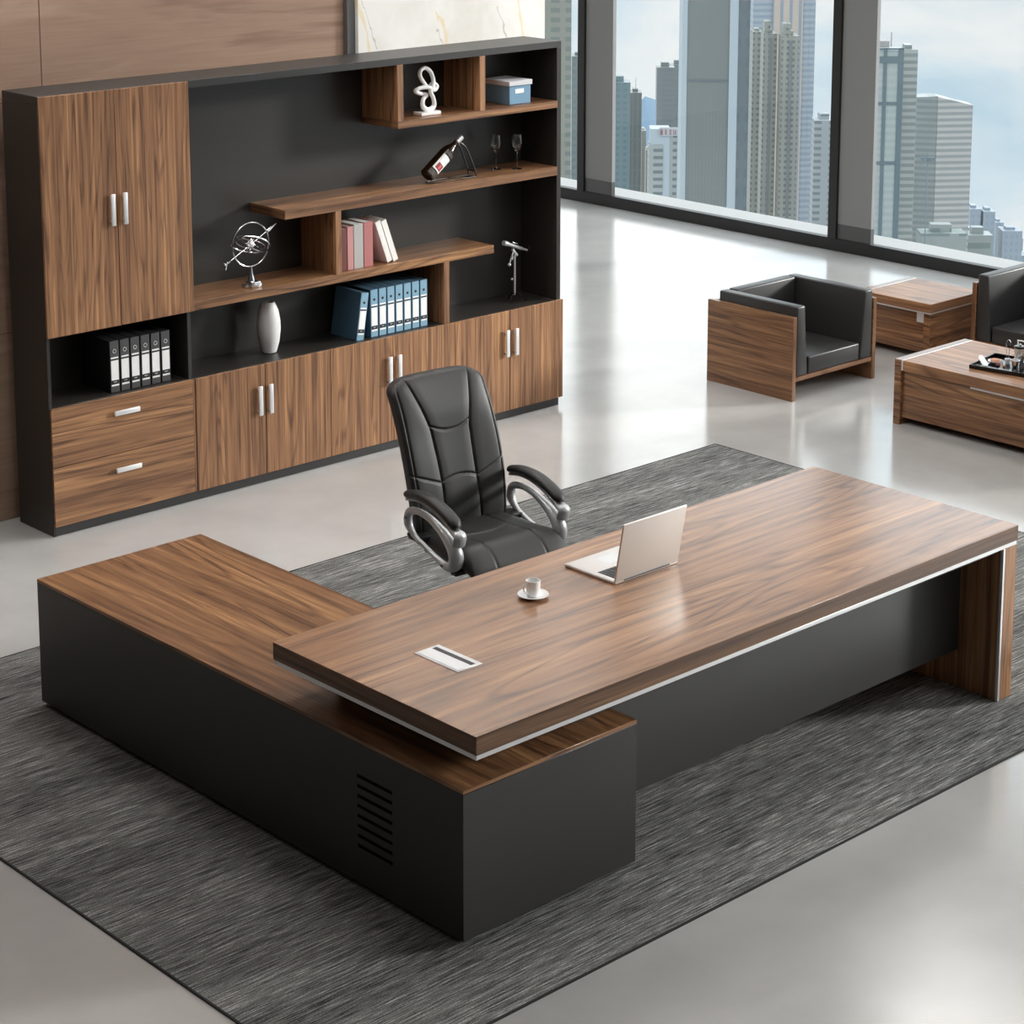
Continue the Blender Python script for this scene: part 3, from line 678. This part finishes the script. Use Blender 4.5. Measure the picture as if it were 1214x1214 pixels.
# ------------------------------------------------------------------ armchair and sofa
def lounge(name, label, cat, loc, rz, W, seats):
    r = thing(name, label, cat, loc, rz); D = .715
    for a, b in ((0, .034), (W-.034, W)): MB().box(a, b, 0, D, 0, .540, .002).build('side_panel', 'walnut_y', r)
    MB().box(.034, W-.034, .004, .034, .122, .150, .002).build('front_rail', 'walnut_x', r)
    MB().box(.034, W-.034, .034, D-.08, .125, .150, .002).build('seat_board', 'walnut_x', r)
    MB().box(.034, W-.034, D-.055, D-.035, .10, .54, .002).build('back_board', 'walnut_x', r)
    def taper(xo0, xi0, xo1, xi1):
        x = sorted((xo0, xi0)); y = sorted((xo1, xi1)); f = .004
        return [(x[0], f, .151), (x[1], f, .151), (x[1], .655, .151), (x[0], .655, .151), (y[0], f, .602), (y[1], f, .602), (y[1], .655, .602), (y[0], .655, .602)]
    MB().hexa(taper(.036, .155, .040, .118), .012, 3).build('arm_cushion', 'leather_sofa', r)
    MB().hexa(taper(W-.036, W-.155, W-.040, W-.118), .012, 3).build('arm_cushion', 'leather_sofa', r)
    sw = (W-.32)/seats
    for k in range(seats):
        a = .16+sw*k
        MB().hexa([(a+.001, .55, .151), (a+sw-.001, .55, .151), (a+sw-.001, .656, .151), (a+.001, .656, .151), (a-.03*(k == 0), .575, .604), (a+sw+.03*(k == seats-1), .575, .604), (a+sw+.03*(k == seats-1), .656, .604), (a-.03*(k == 0), .656, .604)], .012, 3).build('back_cushion', 'leather_sofa', r)
        MB().box(a+.004, a+sw-.004, .006, .56, .1515, .263, .010, 3).build('seat_cushion', 'leather_sofa', r)
    return r
lounge('armchair', 'black leather armchair with walnut side panels standing alone on the floor', 'armchair', (10.245, 8.445, 0), 0, .836, 1)
lounge('sofa', 'black leather sofa cut off by the frame behind the coffee table', 'sofa', (11.90, 8.285, 0), -PI/2, 1.95, 3)

# ------------------------------------------------------------------ coffee table
L = (10.70, 6.95, 0); r = thing('coffee_table', 'low glossy walnut coffee table with aluminium inlay, holding the tray', 'coffee table', L)
ya = 6.20
part('side_panel', 'walnut_gloss_x', r, L, (10.341, 11.052, 7.685, 7.735, 0, .403))
part('side_panel', 'walnut_gloss_x', r, L, (10.341, 11.052, ya, ya+.05, 0, .403))
part('inlay_strip', 'alu', r, L, (10.3405, 11.052, 7.674, 7.685, .338, .4032))
part('inlay_strip', 'alu', r, L, (10.3405, 11.052, ya+.05, ya+.065, .338, .4032))
part('top', 'walnut_top_y', r, L, (10.341, 11.052, ya+.065, 7.674, .338, .403))
part('apron', 'walnut_gloss_y', r, L, (10.362, 10.382, ya+.05, 7.685, .045, .338))
part('apron', 'walnut_gloss_y', r, L, (11.012, 11.032, ya+.05, 7.685, .045, .338))
part('under_strip', 'alu', r, L, (10.345, 10.362, 6.70, 7.19, .326, .338))

# end table
L = (11.945, 8.74, 0); r = thing('end_table', 'small square walnut end table between the armchair and the sofa', 'side table', L)
part('side_panel', 'walnut_gloss_x', r, L, (11.65, 12.24, 9.0, 9.05, 0, .40))
part('inlay_strip', 'alu', r, L, (11.6495, 12.24, 8.989, 9.0, .335, .4003))
part('top', 'walnut_top_y', r, L, (11.65, 12.24, 8.435, 8.989, .340, .40))
part('side_panel', 'walnut_gloss_x', r, L, (11.665, 12.225, 8.445, 8.50, 0, .328))
part('under_strip', 'alu', r, L, (11.655, 12.235, 8.44, 8.985, .328, .340))
part('apron', 'walnut_gloss_y', r, L, (11.700, 11.72, 8.50, 9.0, .045, .328))
part('apron', 'walnut_gloss_y', r, L, (12.17, 12.19, 8.50, 9.0, .045, .328))
part('corner_bracket', 'alu', r, L, (11.672, 11.699, 8.502, 8.562, .258, .328))

# ------------------------------------------------------------------ tray and tea things
ang = math.radians(-80)
T = Vector((10.70, 7.03, .4035)); ux = Vector((math.cos(ang), math.sin(ang), 0)); uy = Vector((-ux.y, ux.x, 0))
r = thing('serving_tray', 'dark metal serving tray with raised rim on the coffee table', 'tray', tuple(T), ang)
MB().box(-.29, .29, -.165, .165, 0, .006, .002).build('base', 'gloss_black', r)
b = MB()
for q in ((-.30, .30, -.175, -.165), (-.30, .30, .165, .175), (-.30, -.29, -.165, .165), (.29, .30, -.165, .165)): b.box(*q, 0, .024, .003, 2)
b.build('rim', 'gloss_black', r)
TZ = .4100
def put(x, y): return (x, y, TZ)
L = put(10.700, 7.095); o = thing('coffee_pot', 'large polished steel pot with dark rim on the serving tray', 'pot', L)
MB(L).lathe([(0, 0), (.036, 0), (.038, .004), (.035, .06), (.033, .118), (0, .118)], L, 32).build('body', 'chrome', o)
MB(L).lathe([(.0335, .116), (.0375, .118), (.0375, .126), (.028, .130), (0, .131)], L, 32).build('lid', 'gloss_black', o)
MB(L).sphere((L[0], L[1], L[2]+.136), .007, 12).build('knob', 'chrome', o)
MB(L).tube([(L[0]+.01, L[1]-.036, TZ+.105), (L[0]+.01, L[1]-.062, TZ+.10), (L[0]+.01, L[1]-.064, TZ+.05), (L[0]+.01, L[1]-.036, TZ+.03)], .004, 8).build('handle', 'gloss_black', o)
for x, y, lab in ((10.605, 7.060, 'polished steel cup in front of the steel pot on the tray'), (10.618, 6.985, 'polished steel cup at the cropped end of the tray')):
    L = put(x, y); o = thing('steel_cup', lab, 'cup', L, 0, 'steel cups on the tray')
    MB(L).lathe([(0, 0), (.020, 0), (.022, .004), (.021, .03), (.024, .066), (.023, .066), (.019, .03), (.019, .006), (0, .005)], L, 28).build('body', 'chrome', o)
    MB(L).lathe([(.0245, .064), (.026, .066), (.0245, .069), (.0225, .067), (.0245, .064)], L, 28).build('rim', 'porcelain', o)
L = put(10.572, 7.135); o = thing('salt_shaker', 'small white waisted shaker on the near edge of the tray', 'shaker', L)
MB(L).lathe([(0, 0), (.014, 0), (.013, .004), (.006, .016), (.0055, .03), (.009, .04), (.0075, .052), (0, .055)], L, 20).build('body', 'porcelain', o)
MB(L).lathe([(0, .055), (.006, .054), (.004, .060), (0, .061)], L, 16).build('cap', 'alu', o)
L = put(10.675, 7.248); o = thing('biscuit_dish', 'small white dish with a brown biscuit on the tray corner', 'dish', L)
MB(L).lathe([(0, 0), (.028, 0), (.045, .014), (.044, .016), (.027, .004), (0, .004)], L, 28).build('dish_bowl', 'porcelain', o)
L2 = (L[0], L[1], L[2]+.0165); o = MB(L2).lathe([(0, -.010), (.024, -.010), (.030, -.001), (.028, .006), (0, .008)], L2, 22).build('biscuit', 'terracotta'); tag(o, 'round brown biscuit lying in the small white dish', 'biscuit')
L = (10.605, 7.262, TZ+.016); o = MB(L).tube([(10.555, 7.235, TZ+.0055), (10.585, 7.262, TZ+.012), (10.615, 7.305, TZ+.028), (10.650, 7.335, TZ+.034)], [.008, .016, .015, .006], 12, flat=(1.3, .4), ref=(1, -.5, 0)).build('folded_napkin', 'paper_white'); tag(o, 'white folded napkin over the corner rim of the tray', 'napkin')
L = put(10.715, 7.185); o = thing('tongs', 'thin silver looped tongs standing upright in a small cup', 'tongs', L)
MB(L).tube([(L[0]-.004, L[1]+.010, TZ+.012), (L[0]-.002, L[1]+.014, TZ+.09), (L[0], L[1]+.018, TZ+.125), (L[0], L[1], TZ+.145), (L[0], L[1]-.016, TZ+.125), (L[0], L[1]-.006, TZ+.09), (L[0], L[1]-.002, TZ+.012)], .0022, 8).build('loop', 'chrome', o)
L = (10.715, 7.187, TZ); o = MB(L).lathe([(0, 0), (.014, 0), (.019, .03), (.0175, .03), (.0125, .004), (0, .004)], L, 24).build('small_cup', 'porcelain'); tag(o, 'tiny white cup holding the silver tongs', 'cup')
for x, y, mm, lab in ((10.635, 7.205, 'book_maroon', 'dark red sugar packet lying on the tray'), (10.628, 7.165, 'terracotta', 'orange brown sugar packet lying on the tray'), (10.690, 7.222, 'porcelain', 'white round pot lid lying beside the biscuit dish')):
    L = (x, y, TZ); o = MB(L).lathe([(0, 0), (.013, 0), (.015, .006), (.010, .014), (0, .017)], L, 14).build('sugar_packet' if 'sugar' in lab else 'pot_lid', mm); tag(o, lab, 'sugar' if 'sugar' in lab else 'lid')
L = (10.98, 7.24, .4035); o = thing('napkin_holder', 'white wire napkin holder at the frame edge behind the pot', 'napkin holder', L)
MB(L).tube([(10.985, 7.302, .406), (10.985, 7.302, .475), (10.985, 7.296, .484), (10.985, 7.20, .484), (10.985, 7.190, .475), (10.985, 7.190, .406)], .0045, 8, ref=(1, 0, 0)).build('hoop', 'porcelain', o)
MB(L).box(10.95, 11.02, 7.180, 7.312, .4035, .4075, .001).build('base', 'porcelain', o)

# ------------------------------------------------------------------ towers of the city outside, all far away and real size
FM = {
 'conc': facade('facade_concrete', srgb(150, 158, 154), srgb(118, 134, 134), 3.4, 5.2, .5, .62),
 'teal2': facade('facade_teal_grey', srgb(122, 142, 148), srgb(108, 130, 138), 3.6, 9, .5, .8),
 'teal': facade('facade_teal', srgb(118, 150, 164), srgb(104, 136, 150), 3.6, 4, .5, .5),
 'dark1': facade('facade_slate', srgb(120, 134, 140), srgb(106, 120, 126), 9, 2.6, .9, .5),
 'blue4': facade('facade_blue_grey', srgb(134, 150, 160), srgb(126, 142, 152), 4, 12, .4, .7),
 'white5': facade('facade_white_slots', srgb(184, 198, 206), srgb(122, 142, 150), 3.5, 10.6, .45, .62, off=(1.2, 0)),
 'white5b': facade('facade_white_dots', srgb(176, 190, 198), srgb(112, 132, 140), 3.5, 3.9, .42, .5),
 'big': facade('facade_smooth_grey', srgb(134, 148, 153), srgb(128, 142, 148), 3.9, 1.3, .9, .4),
 'glass7': facade('facade_dark_glass', srgb(128, 146, 160), srgb(118, 136, 150), 14, 8, .5, .5),
 'res8': facade('facade_flats', srgb(168, 178, 176), srgb(118, 132, 136), 3.1, 2.9, .44, .46),
 'cream9': facade('facade_cream_ribs', srgb(214, 208, 202), srgb(160, 178, 200), 60, 6.4, 2, .34, horiz=False),
 'bluerib': facade('facade_blue_ribs', srgb(186, 204, 222), srgb(160, 182, 206), 4.2, 8, .5, 2, vert=False),
 'pale10': facade('facade_pale_slots', srgb(182, 198, 210), srgb(132, 150, 164), 3.8, 11.2, .45, .62, off=(-2.0, 0)),
 'curt11': facade('facade_curtain', srgb(190, 208, 214), srgb(178, 198, 205), 3.6, 2.2, .5, .9),
 'strip11': facade('facade_fine_stripe', srgb(190, 202, 206), srgb(148, 164, 170), 3.4, 8, .5, 2, vert=False),
 'str12': facade('facade_stripe_shaded', srgb(170, 184, 190), srgb(146, 162, 170), 3.7, 8, .5, 2, vert=False),
 'str12b': facade('facade_stripe_white', srgb(212, 218, 222), srgb(168, 180, 188), 3.7, 8, .5, 2, vert=False),
 'low': facade('facade_low', srgb(170, 186, 192), srgb(136, 158, 162), 12, 20, .3, .75),
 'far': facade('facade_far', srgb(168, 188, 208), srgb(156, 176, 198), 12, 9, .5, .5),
}
SPEC = [
    ('conc', 527.8, 551.1, 534.9, 544.5, 6.0, 30, 'conc', 'grey concrete tower behind the narrow pane beside the marble wall'),
    ('teal2', 732.6, 745.3, 737.0, 741.1, -122.5, 30, 'teal2', 'lower grey teal tower between concrete tower and first window column'),
    ('teal', 850.4, 835.9, 859.1, 827.8, -154.7, 40, 'teal', 'blue teal glass block beside the first grey window column'),
    ('dark1', 886.8, 854.8, 891.7, 850.2, -165.7, 40, 'dark1', 'narrow slate tower with a roof mast against the hill'),
    ('blue4', 1233.7, 1160.2, 1243.8, 1150.8, -209.1, 60, 'blue4', 'flat topped blue grey block rising behind the white signed building'),
    ('blue4b', 1285.5, 1194.0, 1295.0, 1185.2, -214.6, 60, 'blue4', 'taller blue grey slab touching the big framed tower'),
    ('glass7', 1215.2, 1063.6, 1225.2, 1054.3, 20, 60, 'glass7', 'dark glass tower between the big framed tower and the flats'),
    ('res8', 874.1, 752.8, 878.0, 749.2, -121.8, 25, 'res8', 'narrow residential tower, lowest of the gridded flats'),
    ('res8b', 855.2, 729.4, 860.3, 724.6, -119.4, 26, 'res8', 'gridded residential tower with roof tanks beside the narrow one'),
    ('res8d', 854.2, 716.4, 860.8, 710.2, -119.6, 26, 'res8', 'gridded residential tower in front of the cream ribbed skyscraper'),
    ('pale10', 977.4, 793.7, 986.7, 785.0, -184.2, 50, 'pale10', 'pale blue office block beside the second window column'),
    ('strip11', 857.9, 643.3, 863.5, 638.1, -120.5, 50, 'strip11', 'narrow finely striped slab attached to the cross braced glass tower'),
    ('low13', 925.8, 678.1, 943.4, 661.7, -226.5, 60, 'low', 'low pale building with a long dark window strip below the striped tower'),
    ('low14', 1107.3, 776.7, 1119.2, 765.6, -267.6, 60, 'low', 'low whitish hall right of the dark window strip building'),
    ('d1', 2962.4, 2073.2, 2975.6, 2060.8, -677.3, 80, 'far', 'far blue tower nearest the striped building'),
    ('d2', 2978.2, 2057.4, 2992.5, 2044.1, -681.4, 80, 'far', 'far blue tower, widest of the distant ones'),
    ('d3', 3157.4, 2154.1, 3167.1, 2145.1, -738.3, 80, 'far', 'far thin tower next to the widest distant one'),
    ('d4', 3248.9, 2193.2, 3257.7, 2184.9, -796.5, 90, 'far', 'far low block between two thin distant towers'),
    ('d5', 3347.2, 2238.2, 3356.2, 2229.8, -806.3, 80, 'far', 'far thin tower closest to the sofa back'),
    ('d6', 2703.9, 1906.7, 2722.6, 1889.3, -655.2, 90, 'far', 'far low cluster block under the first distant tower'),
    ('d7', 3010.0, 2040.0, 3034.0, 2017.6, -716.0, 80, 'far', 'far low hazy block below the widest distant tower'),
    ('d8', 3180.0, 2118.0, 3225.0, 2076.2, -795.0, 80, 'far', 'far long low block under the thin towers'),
    ('p1', 932.0, 888.3, 933.9, 886.6, -196.1, 20, 'conc', 'tiny pale block in the gap below the hill'),
    ('p2', 918.1, 871.4, 919.9, 869.7, -204.3, 20, 'conc', 'tiny lower pale block beside the white signed building'),
]
def tower_frame(xl, yl, xr, yr, zt, depth, label, name='skyscraper'):
    a = math.atan2(yr-yl, xr-xl); w_ = math.hypot(xr-xl, yr-yl); zb = -1500 if zt < -500 else -700
    r = thing(name, label, 'building', (xl, yl, zb), a); return r, w_, zt-zb
def tbox(r, name, m, *boxes, bev=0):
    b = MB()
    for q in boxes: b.box(*q, bev)
    return b.build(name, m, r)
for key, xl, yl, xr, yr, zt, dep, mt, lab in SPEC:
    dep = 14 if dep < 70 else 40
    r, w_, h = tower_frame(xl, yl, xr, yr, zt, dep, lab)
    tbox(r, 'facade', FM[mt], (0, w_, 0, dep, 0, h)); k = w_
    tbox(r, 'roof_block', FM[mt], (k*.25, k*.7, dep*.3, dep*.8, h, h+min(4, k*.25)))
    if key in ('res8b', 'res8d'):
        tbox(r, 'roof_tank', FM['res8'], (k*.1, k*.55, 3, 12, h, h+6)); tbox(r, 'antenna', 'frame_grey', (k*.35, k*.38, 5, 5.3, h+6, h+9))
        tbox(r, 'light_shaft', FM['blue4'], (k*.42, k*.60, -.4, 0, 0, h-2))
    if key == 'dark1': tbox(r, 'mast', 'frame_grey', (k*.5, k*.54, 5, 5.4, h, h+8))
# framed tower: smooth grey face between pale corner strips, dark service band
r, w_, h = tower_frame(622.8, 572.5, 638.7, 557.7, 12, 60, 'big smooth grey skyscraper with pale vertical corner strips')
tbox(r, 'facade', FM['big'], (2.0, w_-3.3, .6, 16, 0, h))
tbox(r, 'corner_strip', mat('strip_pale', srgb(146, 158, 166), .4), (0, 2.0, 0, 16, 0, h)); tbox(r, 'corner_strip', 'strip_pale' if 'strip_pale' in M else bpy.data.materials['strip_pale'], (w_-3.3, w_, 0, 16, 0, h))
tbox(r, 'service_band', mat('band_dark', srgb(78, 92, 98), .5), (2.0, w_-3.3, .3, .7, h-76.4, h-74.5), (2.0, w_-3.3, .3, .7, h-120, h-119.2))
# white building with rooftop sign
r, w_, h = tower_frame(748.4, 708.3, 755.8, 701.5, -155.0, 24, 'white office building with a faint red rooftop sign', 'office_building')
tbox(r, 'facade', FM['white5'], (0, 6.6, 0, 12, 0, h-8)); tbox(r, 'facade', bpy.data.materials['strip_pale'], (.6, 10.0, .4, 12, 0, h-.4))
tbox(r, 'facade', FM['white5b'], (10.0, 16.2, .2, 12, 0, h-1.6))
sg = tbox(r, 'sign', mat('sign_board', srgb(156, 160, 164), .6), (4.6, 15.8, -.3, .3, h-3.6, h+.4))
sm = mat('sign_red', srgb(128, 92, 102), .6)
for k in range(5):
    x = 5.1+k*2.1; z = h-3.0; b = MB(); T_ = .34
    segs = [[(0, 1.3, 0, T_), (0, 1.3, 1.0, 1.0+T_), (0, T_, 0, 2.4), (1.0, 1.3, 0, 2.4), (.5, .8, -.1, 2.7)],
            [(0, 1.3, .2, .2+T_), (0, 1.3, 1.1, 1.4), (.5, .8, 0, 2.5), (.1, 1.2, 2.1, 2.4)],
            [(0, 1.4, 0, .3), (.2, 1.2, 1.1, 1.4), (0, 1.4, 2.1, 2.4), (.5, .8, 0, 2.4)],
            [(0, .3, 0, 2.4), (.6, 1.4, 0, .3), (.6, 1.4, 1.1, 1.4), (.9, 1.2, 0, 2.4)],
            [(0, 1.3, 0, .3), (0, .3, 0, 2.2), (1.0, 1.3, 0, 2.2), (0, 1.3, 2.0, 2.3)]][k]
    for q in segs: b.box(x+q[0], x+q[1], -.5, -.25, z+q[2], z+q[3], 0)
    b.build('lettering', sm, sg)
# cream ribbed tower with blue flanks and a stepped shoulder
r, w_, h = tower_frame(1149.6, 990.4, 1178.1, 963.9, 15, 50, 'tall cream skyscraper with thin blue ribs and blue flanks')
tbox(r, 'facade', FM['cream9'], (13.5, 34.5, -1, 18, 0, h)); tbox(r, 'flank', FM['bluerib'], (0, 13.5, .5, 18, 0, h)); tbox(r, 'flank', FM['bluerib'], (34.5, w_, .5, 18, 0, h))
b = MB(); b.hexa([(w_, 1, 0), (w_+4.5, 1, 0), (w_+4.5, 16, 0), (w_, 16, 0), (w_, 1, h-92), (w_+4.5, 1, h-104), (w_+4.5, 16, h-104), (w_, 16, h-92)]); b.build('shoulder', FM['bluerib'], r)
# cross braced glass tower behind the second column
r, w_, h = tower_frame(826.5, 645.5, 842.4, 630.7, -117.4, 50, 'glass tower with a dark cross frame and rooftop machinery')
tbox(r, 'facade', FM['curt11'], (0, w_, .5, 14, 0, h-1))
fr = mat('frame_teal', srgb(74, 92, 100), .5)
b = MB()
for x0_, x1_ in ((5.0, 6.3), (12.2, 13.8), (19.2, w_)): b.box(x0_, x1_, 0, .6, 0, h, 0)
for dz, hh in ((4, 3.2), (26, 1.4), (55, 1.4)): b.box(0, w_, -.1, .6, h-dz-hh, h-dz, 0)
b.box(0, w_, 0, .6, h-.8, h, 0).build('cross_frame', fr, r)
b = MB().box(6.5, 15, 2, 8, h, h+3.2, 0).box(7, 9.5, 3, 6, h+3.2, h+4.6, 0); b.build('roof_machinery', 'frame_grey', r)
tbox(r, 'mast', 'frame_grey', (16.3, 16.8, 6, 6.4, h, h+7)); tbox(r, 'stair_core', FM['blue4'], (7.0, 9.6, .2, .5, 0, h-62))
# striped office tower, two faces meeting at a corner
r = thing('skyscraper', 'white office tower with horizontal stripes over two faces', 'building', (1054.9, 779.3, -700))
def face_prism(name, m, pts, z1):
    b = bmesh.new(); lo = [b.verts.new((x, y, 0)) for x, y in pts]; hi = [b.verts.new((x, y, z)) for (x, y), z in zip(pts, z1)]
    n_ = len(pts); b.faces.new(lo[::-1]); b.faces.new(hi)
    for i in range(n_): b.faces.new((lo[i], lo[(i+1) % n_], hi[(i+1) % n_], hi[i]))
    bmesh.ops.recalc_face_normals(b, faces=b.faces); q = MB(); q._merge(b); return q.build(name, m, r)
face_prism('facade', FM['str12'], [(0, 0), (6.5, -10.5), (17, 1), (9, 10)], [523.5, 524.5, 524.5, 523.5])
face_prism('facade', FM['str12b'], [(6.6, -10.6), (24.0, -23.5), (32, -14), (17, 1)], [524.2, 518.8, 518.8, 524.2])
# street mast with ring of lamps
r = thing('light_mast', 'tall thin floodlight mast in front of the striped tower', 'mast', (811.9, 592.5, -700), math.radians(-42.9))
mg = mat('mast_grey', srgb(92, 106, 113), .5)
MB().cyl((0, 0, 0), (0, 0, 540), .35, 8, .25).build('pole', mg, r)
MB().box(-3.2, 3.2, -.3, .3, 537.2, 538.0, 0).build('lamp_bar', mg, r)
for x in (-3, -1.8, -.6, .6, 1.8, 3): MB().box(x-.4, x+.4, -.5, .5, 536.2, 537.3, 0).build('floodlight', mg, r)
# hill
b = MB((6500, 6150, -1500)); g = bmesh.new(); random.seed(3)
ridge = [(-420, -175), (-260, -60), (-150, 40), (-60, 170), (0, 235), (40, 222), (90, 190), (160, 120), (260, 50), (400, -60)]
dx_, dy_ = .7327, -.6805
rows = []
for s_, hgt in ridge:
    x, y = 6480+dx_*s_, 6160+dy_*s_; rows.append([g.verts.new((x-.67*500, y-.72*500, -1900)), g.verts.new((x-.67*120, y-.72*120, -1480+hgt*.5)), g.verts.new((x, y, -1475+hgt)), g.verts.new((x+.67*300, y+.72*300, -1900))])
for A, B in zip(rows, rows[1:]):
    for i in range(3): g.faces.new((A[i], B[i], B[i+1], A[i+1]))
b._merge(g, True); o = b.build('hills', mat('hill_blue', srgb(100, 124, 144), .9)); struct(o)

# ------------------------------------------------------------------ sun and sky
sd = bpy.data.lights.new('sun', 'SUN'); sd.energy = 3.7; sd.angle = math.radians(8); sd.color = (1, .96, .90)
so = bpy.data.objects.new('sun', sd); COL.objects.link(so)
el = math.radians(15); v = Vector((math.cos(el)*.87, -math.cos(el)*.49, math.sin(el)))
so.rotation_euler = v.to_track_quat('Z', 'Y').to_euler(); so.location = (20, -6, 8)
w = bpy.data.worlds.new('sky'); sc.world = w; w.use_nodes = True; t = NT(w); nt = w.node_tree
bg = nt.nodes['Background']; tc = t.n('ShaderNodeTexCoord'); mp = t.n('ShaderNodeMapping'); mp.inputs['Scale'].default_value = (1, 1, 1.9); mp.inputs['Location'].default_value = (.3, .1, 0)
t.l(tc.outputs['Generated'], mp.inputs[0])
n = t.noise(mp.outputs[0], 6.5, 6, .55, .3)
col = t.ramp(n, [(.33, srgb(186, 208, 220)), (.44, srgb(207, 220, 227)), (.53, srgb(228, 230, 230)), (.70, srgb(240, 238, 234))])
sp = t.n('ShaderNodeSeparateXYZ'); t.l(tc.outputs['Generated'], sp.inputs[0])
mr = t.n('ShaderNodeMapRange', interpolation_type='SMOOTHSTEP'); t.l(sp.outputs['Z'], mr.inputs[0])
mr.inputs[1].default_value = -.06; mr.inputs[2].default_value = .30; mr.inputs[3].default_value = 1.12; mr.inputs[4].default_value = 3.2
t.l(col, bg.inputs[0]); t.l(mr.outputs[0], bg.inputs[1])

# ------------------------------------------------------------------ render look
sc.view_settings.view_transform = 'Standard'; sc.view_settings.look = 'None'
sc.view_settings.exposure = 0.12; sc.view_settings.gamma = 1; sc.view_settings.use_curve_mapping = False
cy = sc.cycles
cy.use_denoising = True; cy.max_bounces = 8; cy.diffuse_bounces = 4; cy.glossy_bounces = 4; cy.transparent_max_bounces = 12
cy.sample_clamp_indirect = 6; cy.caustics_reflective = False; cy.caustics_refractive = False
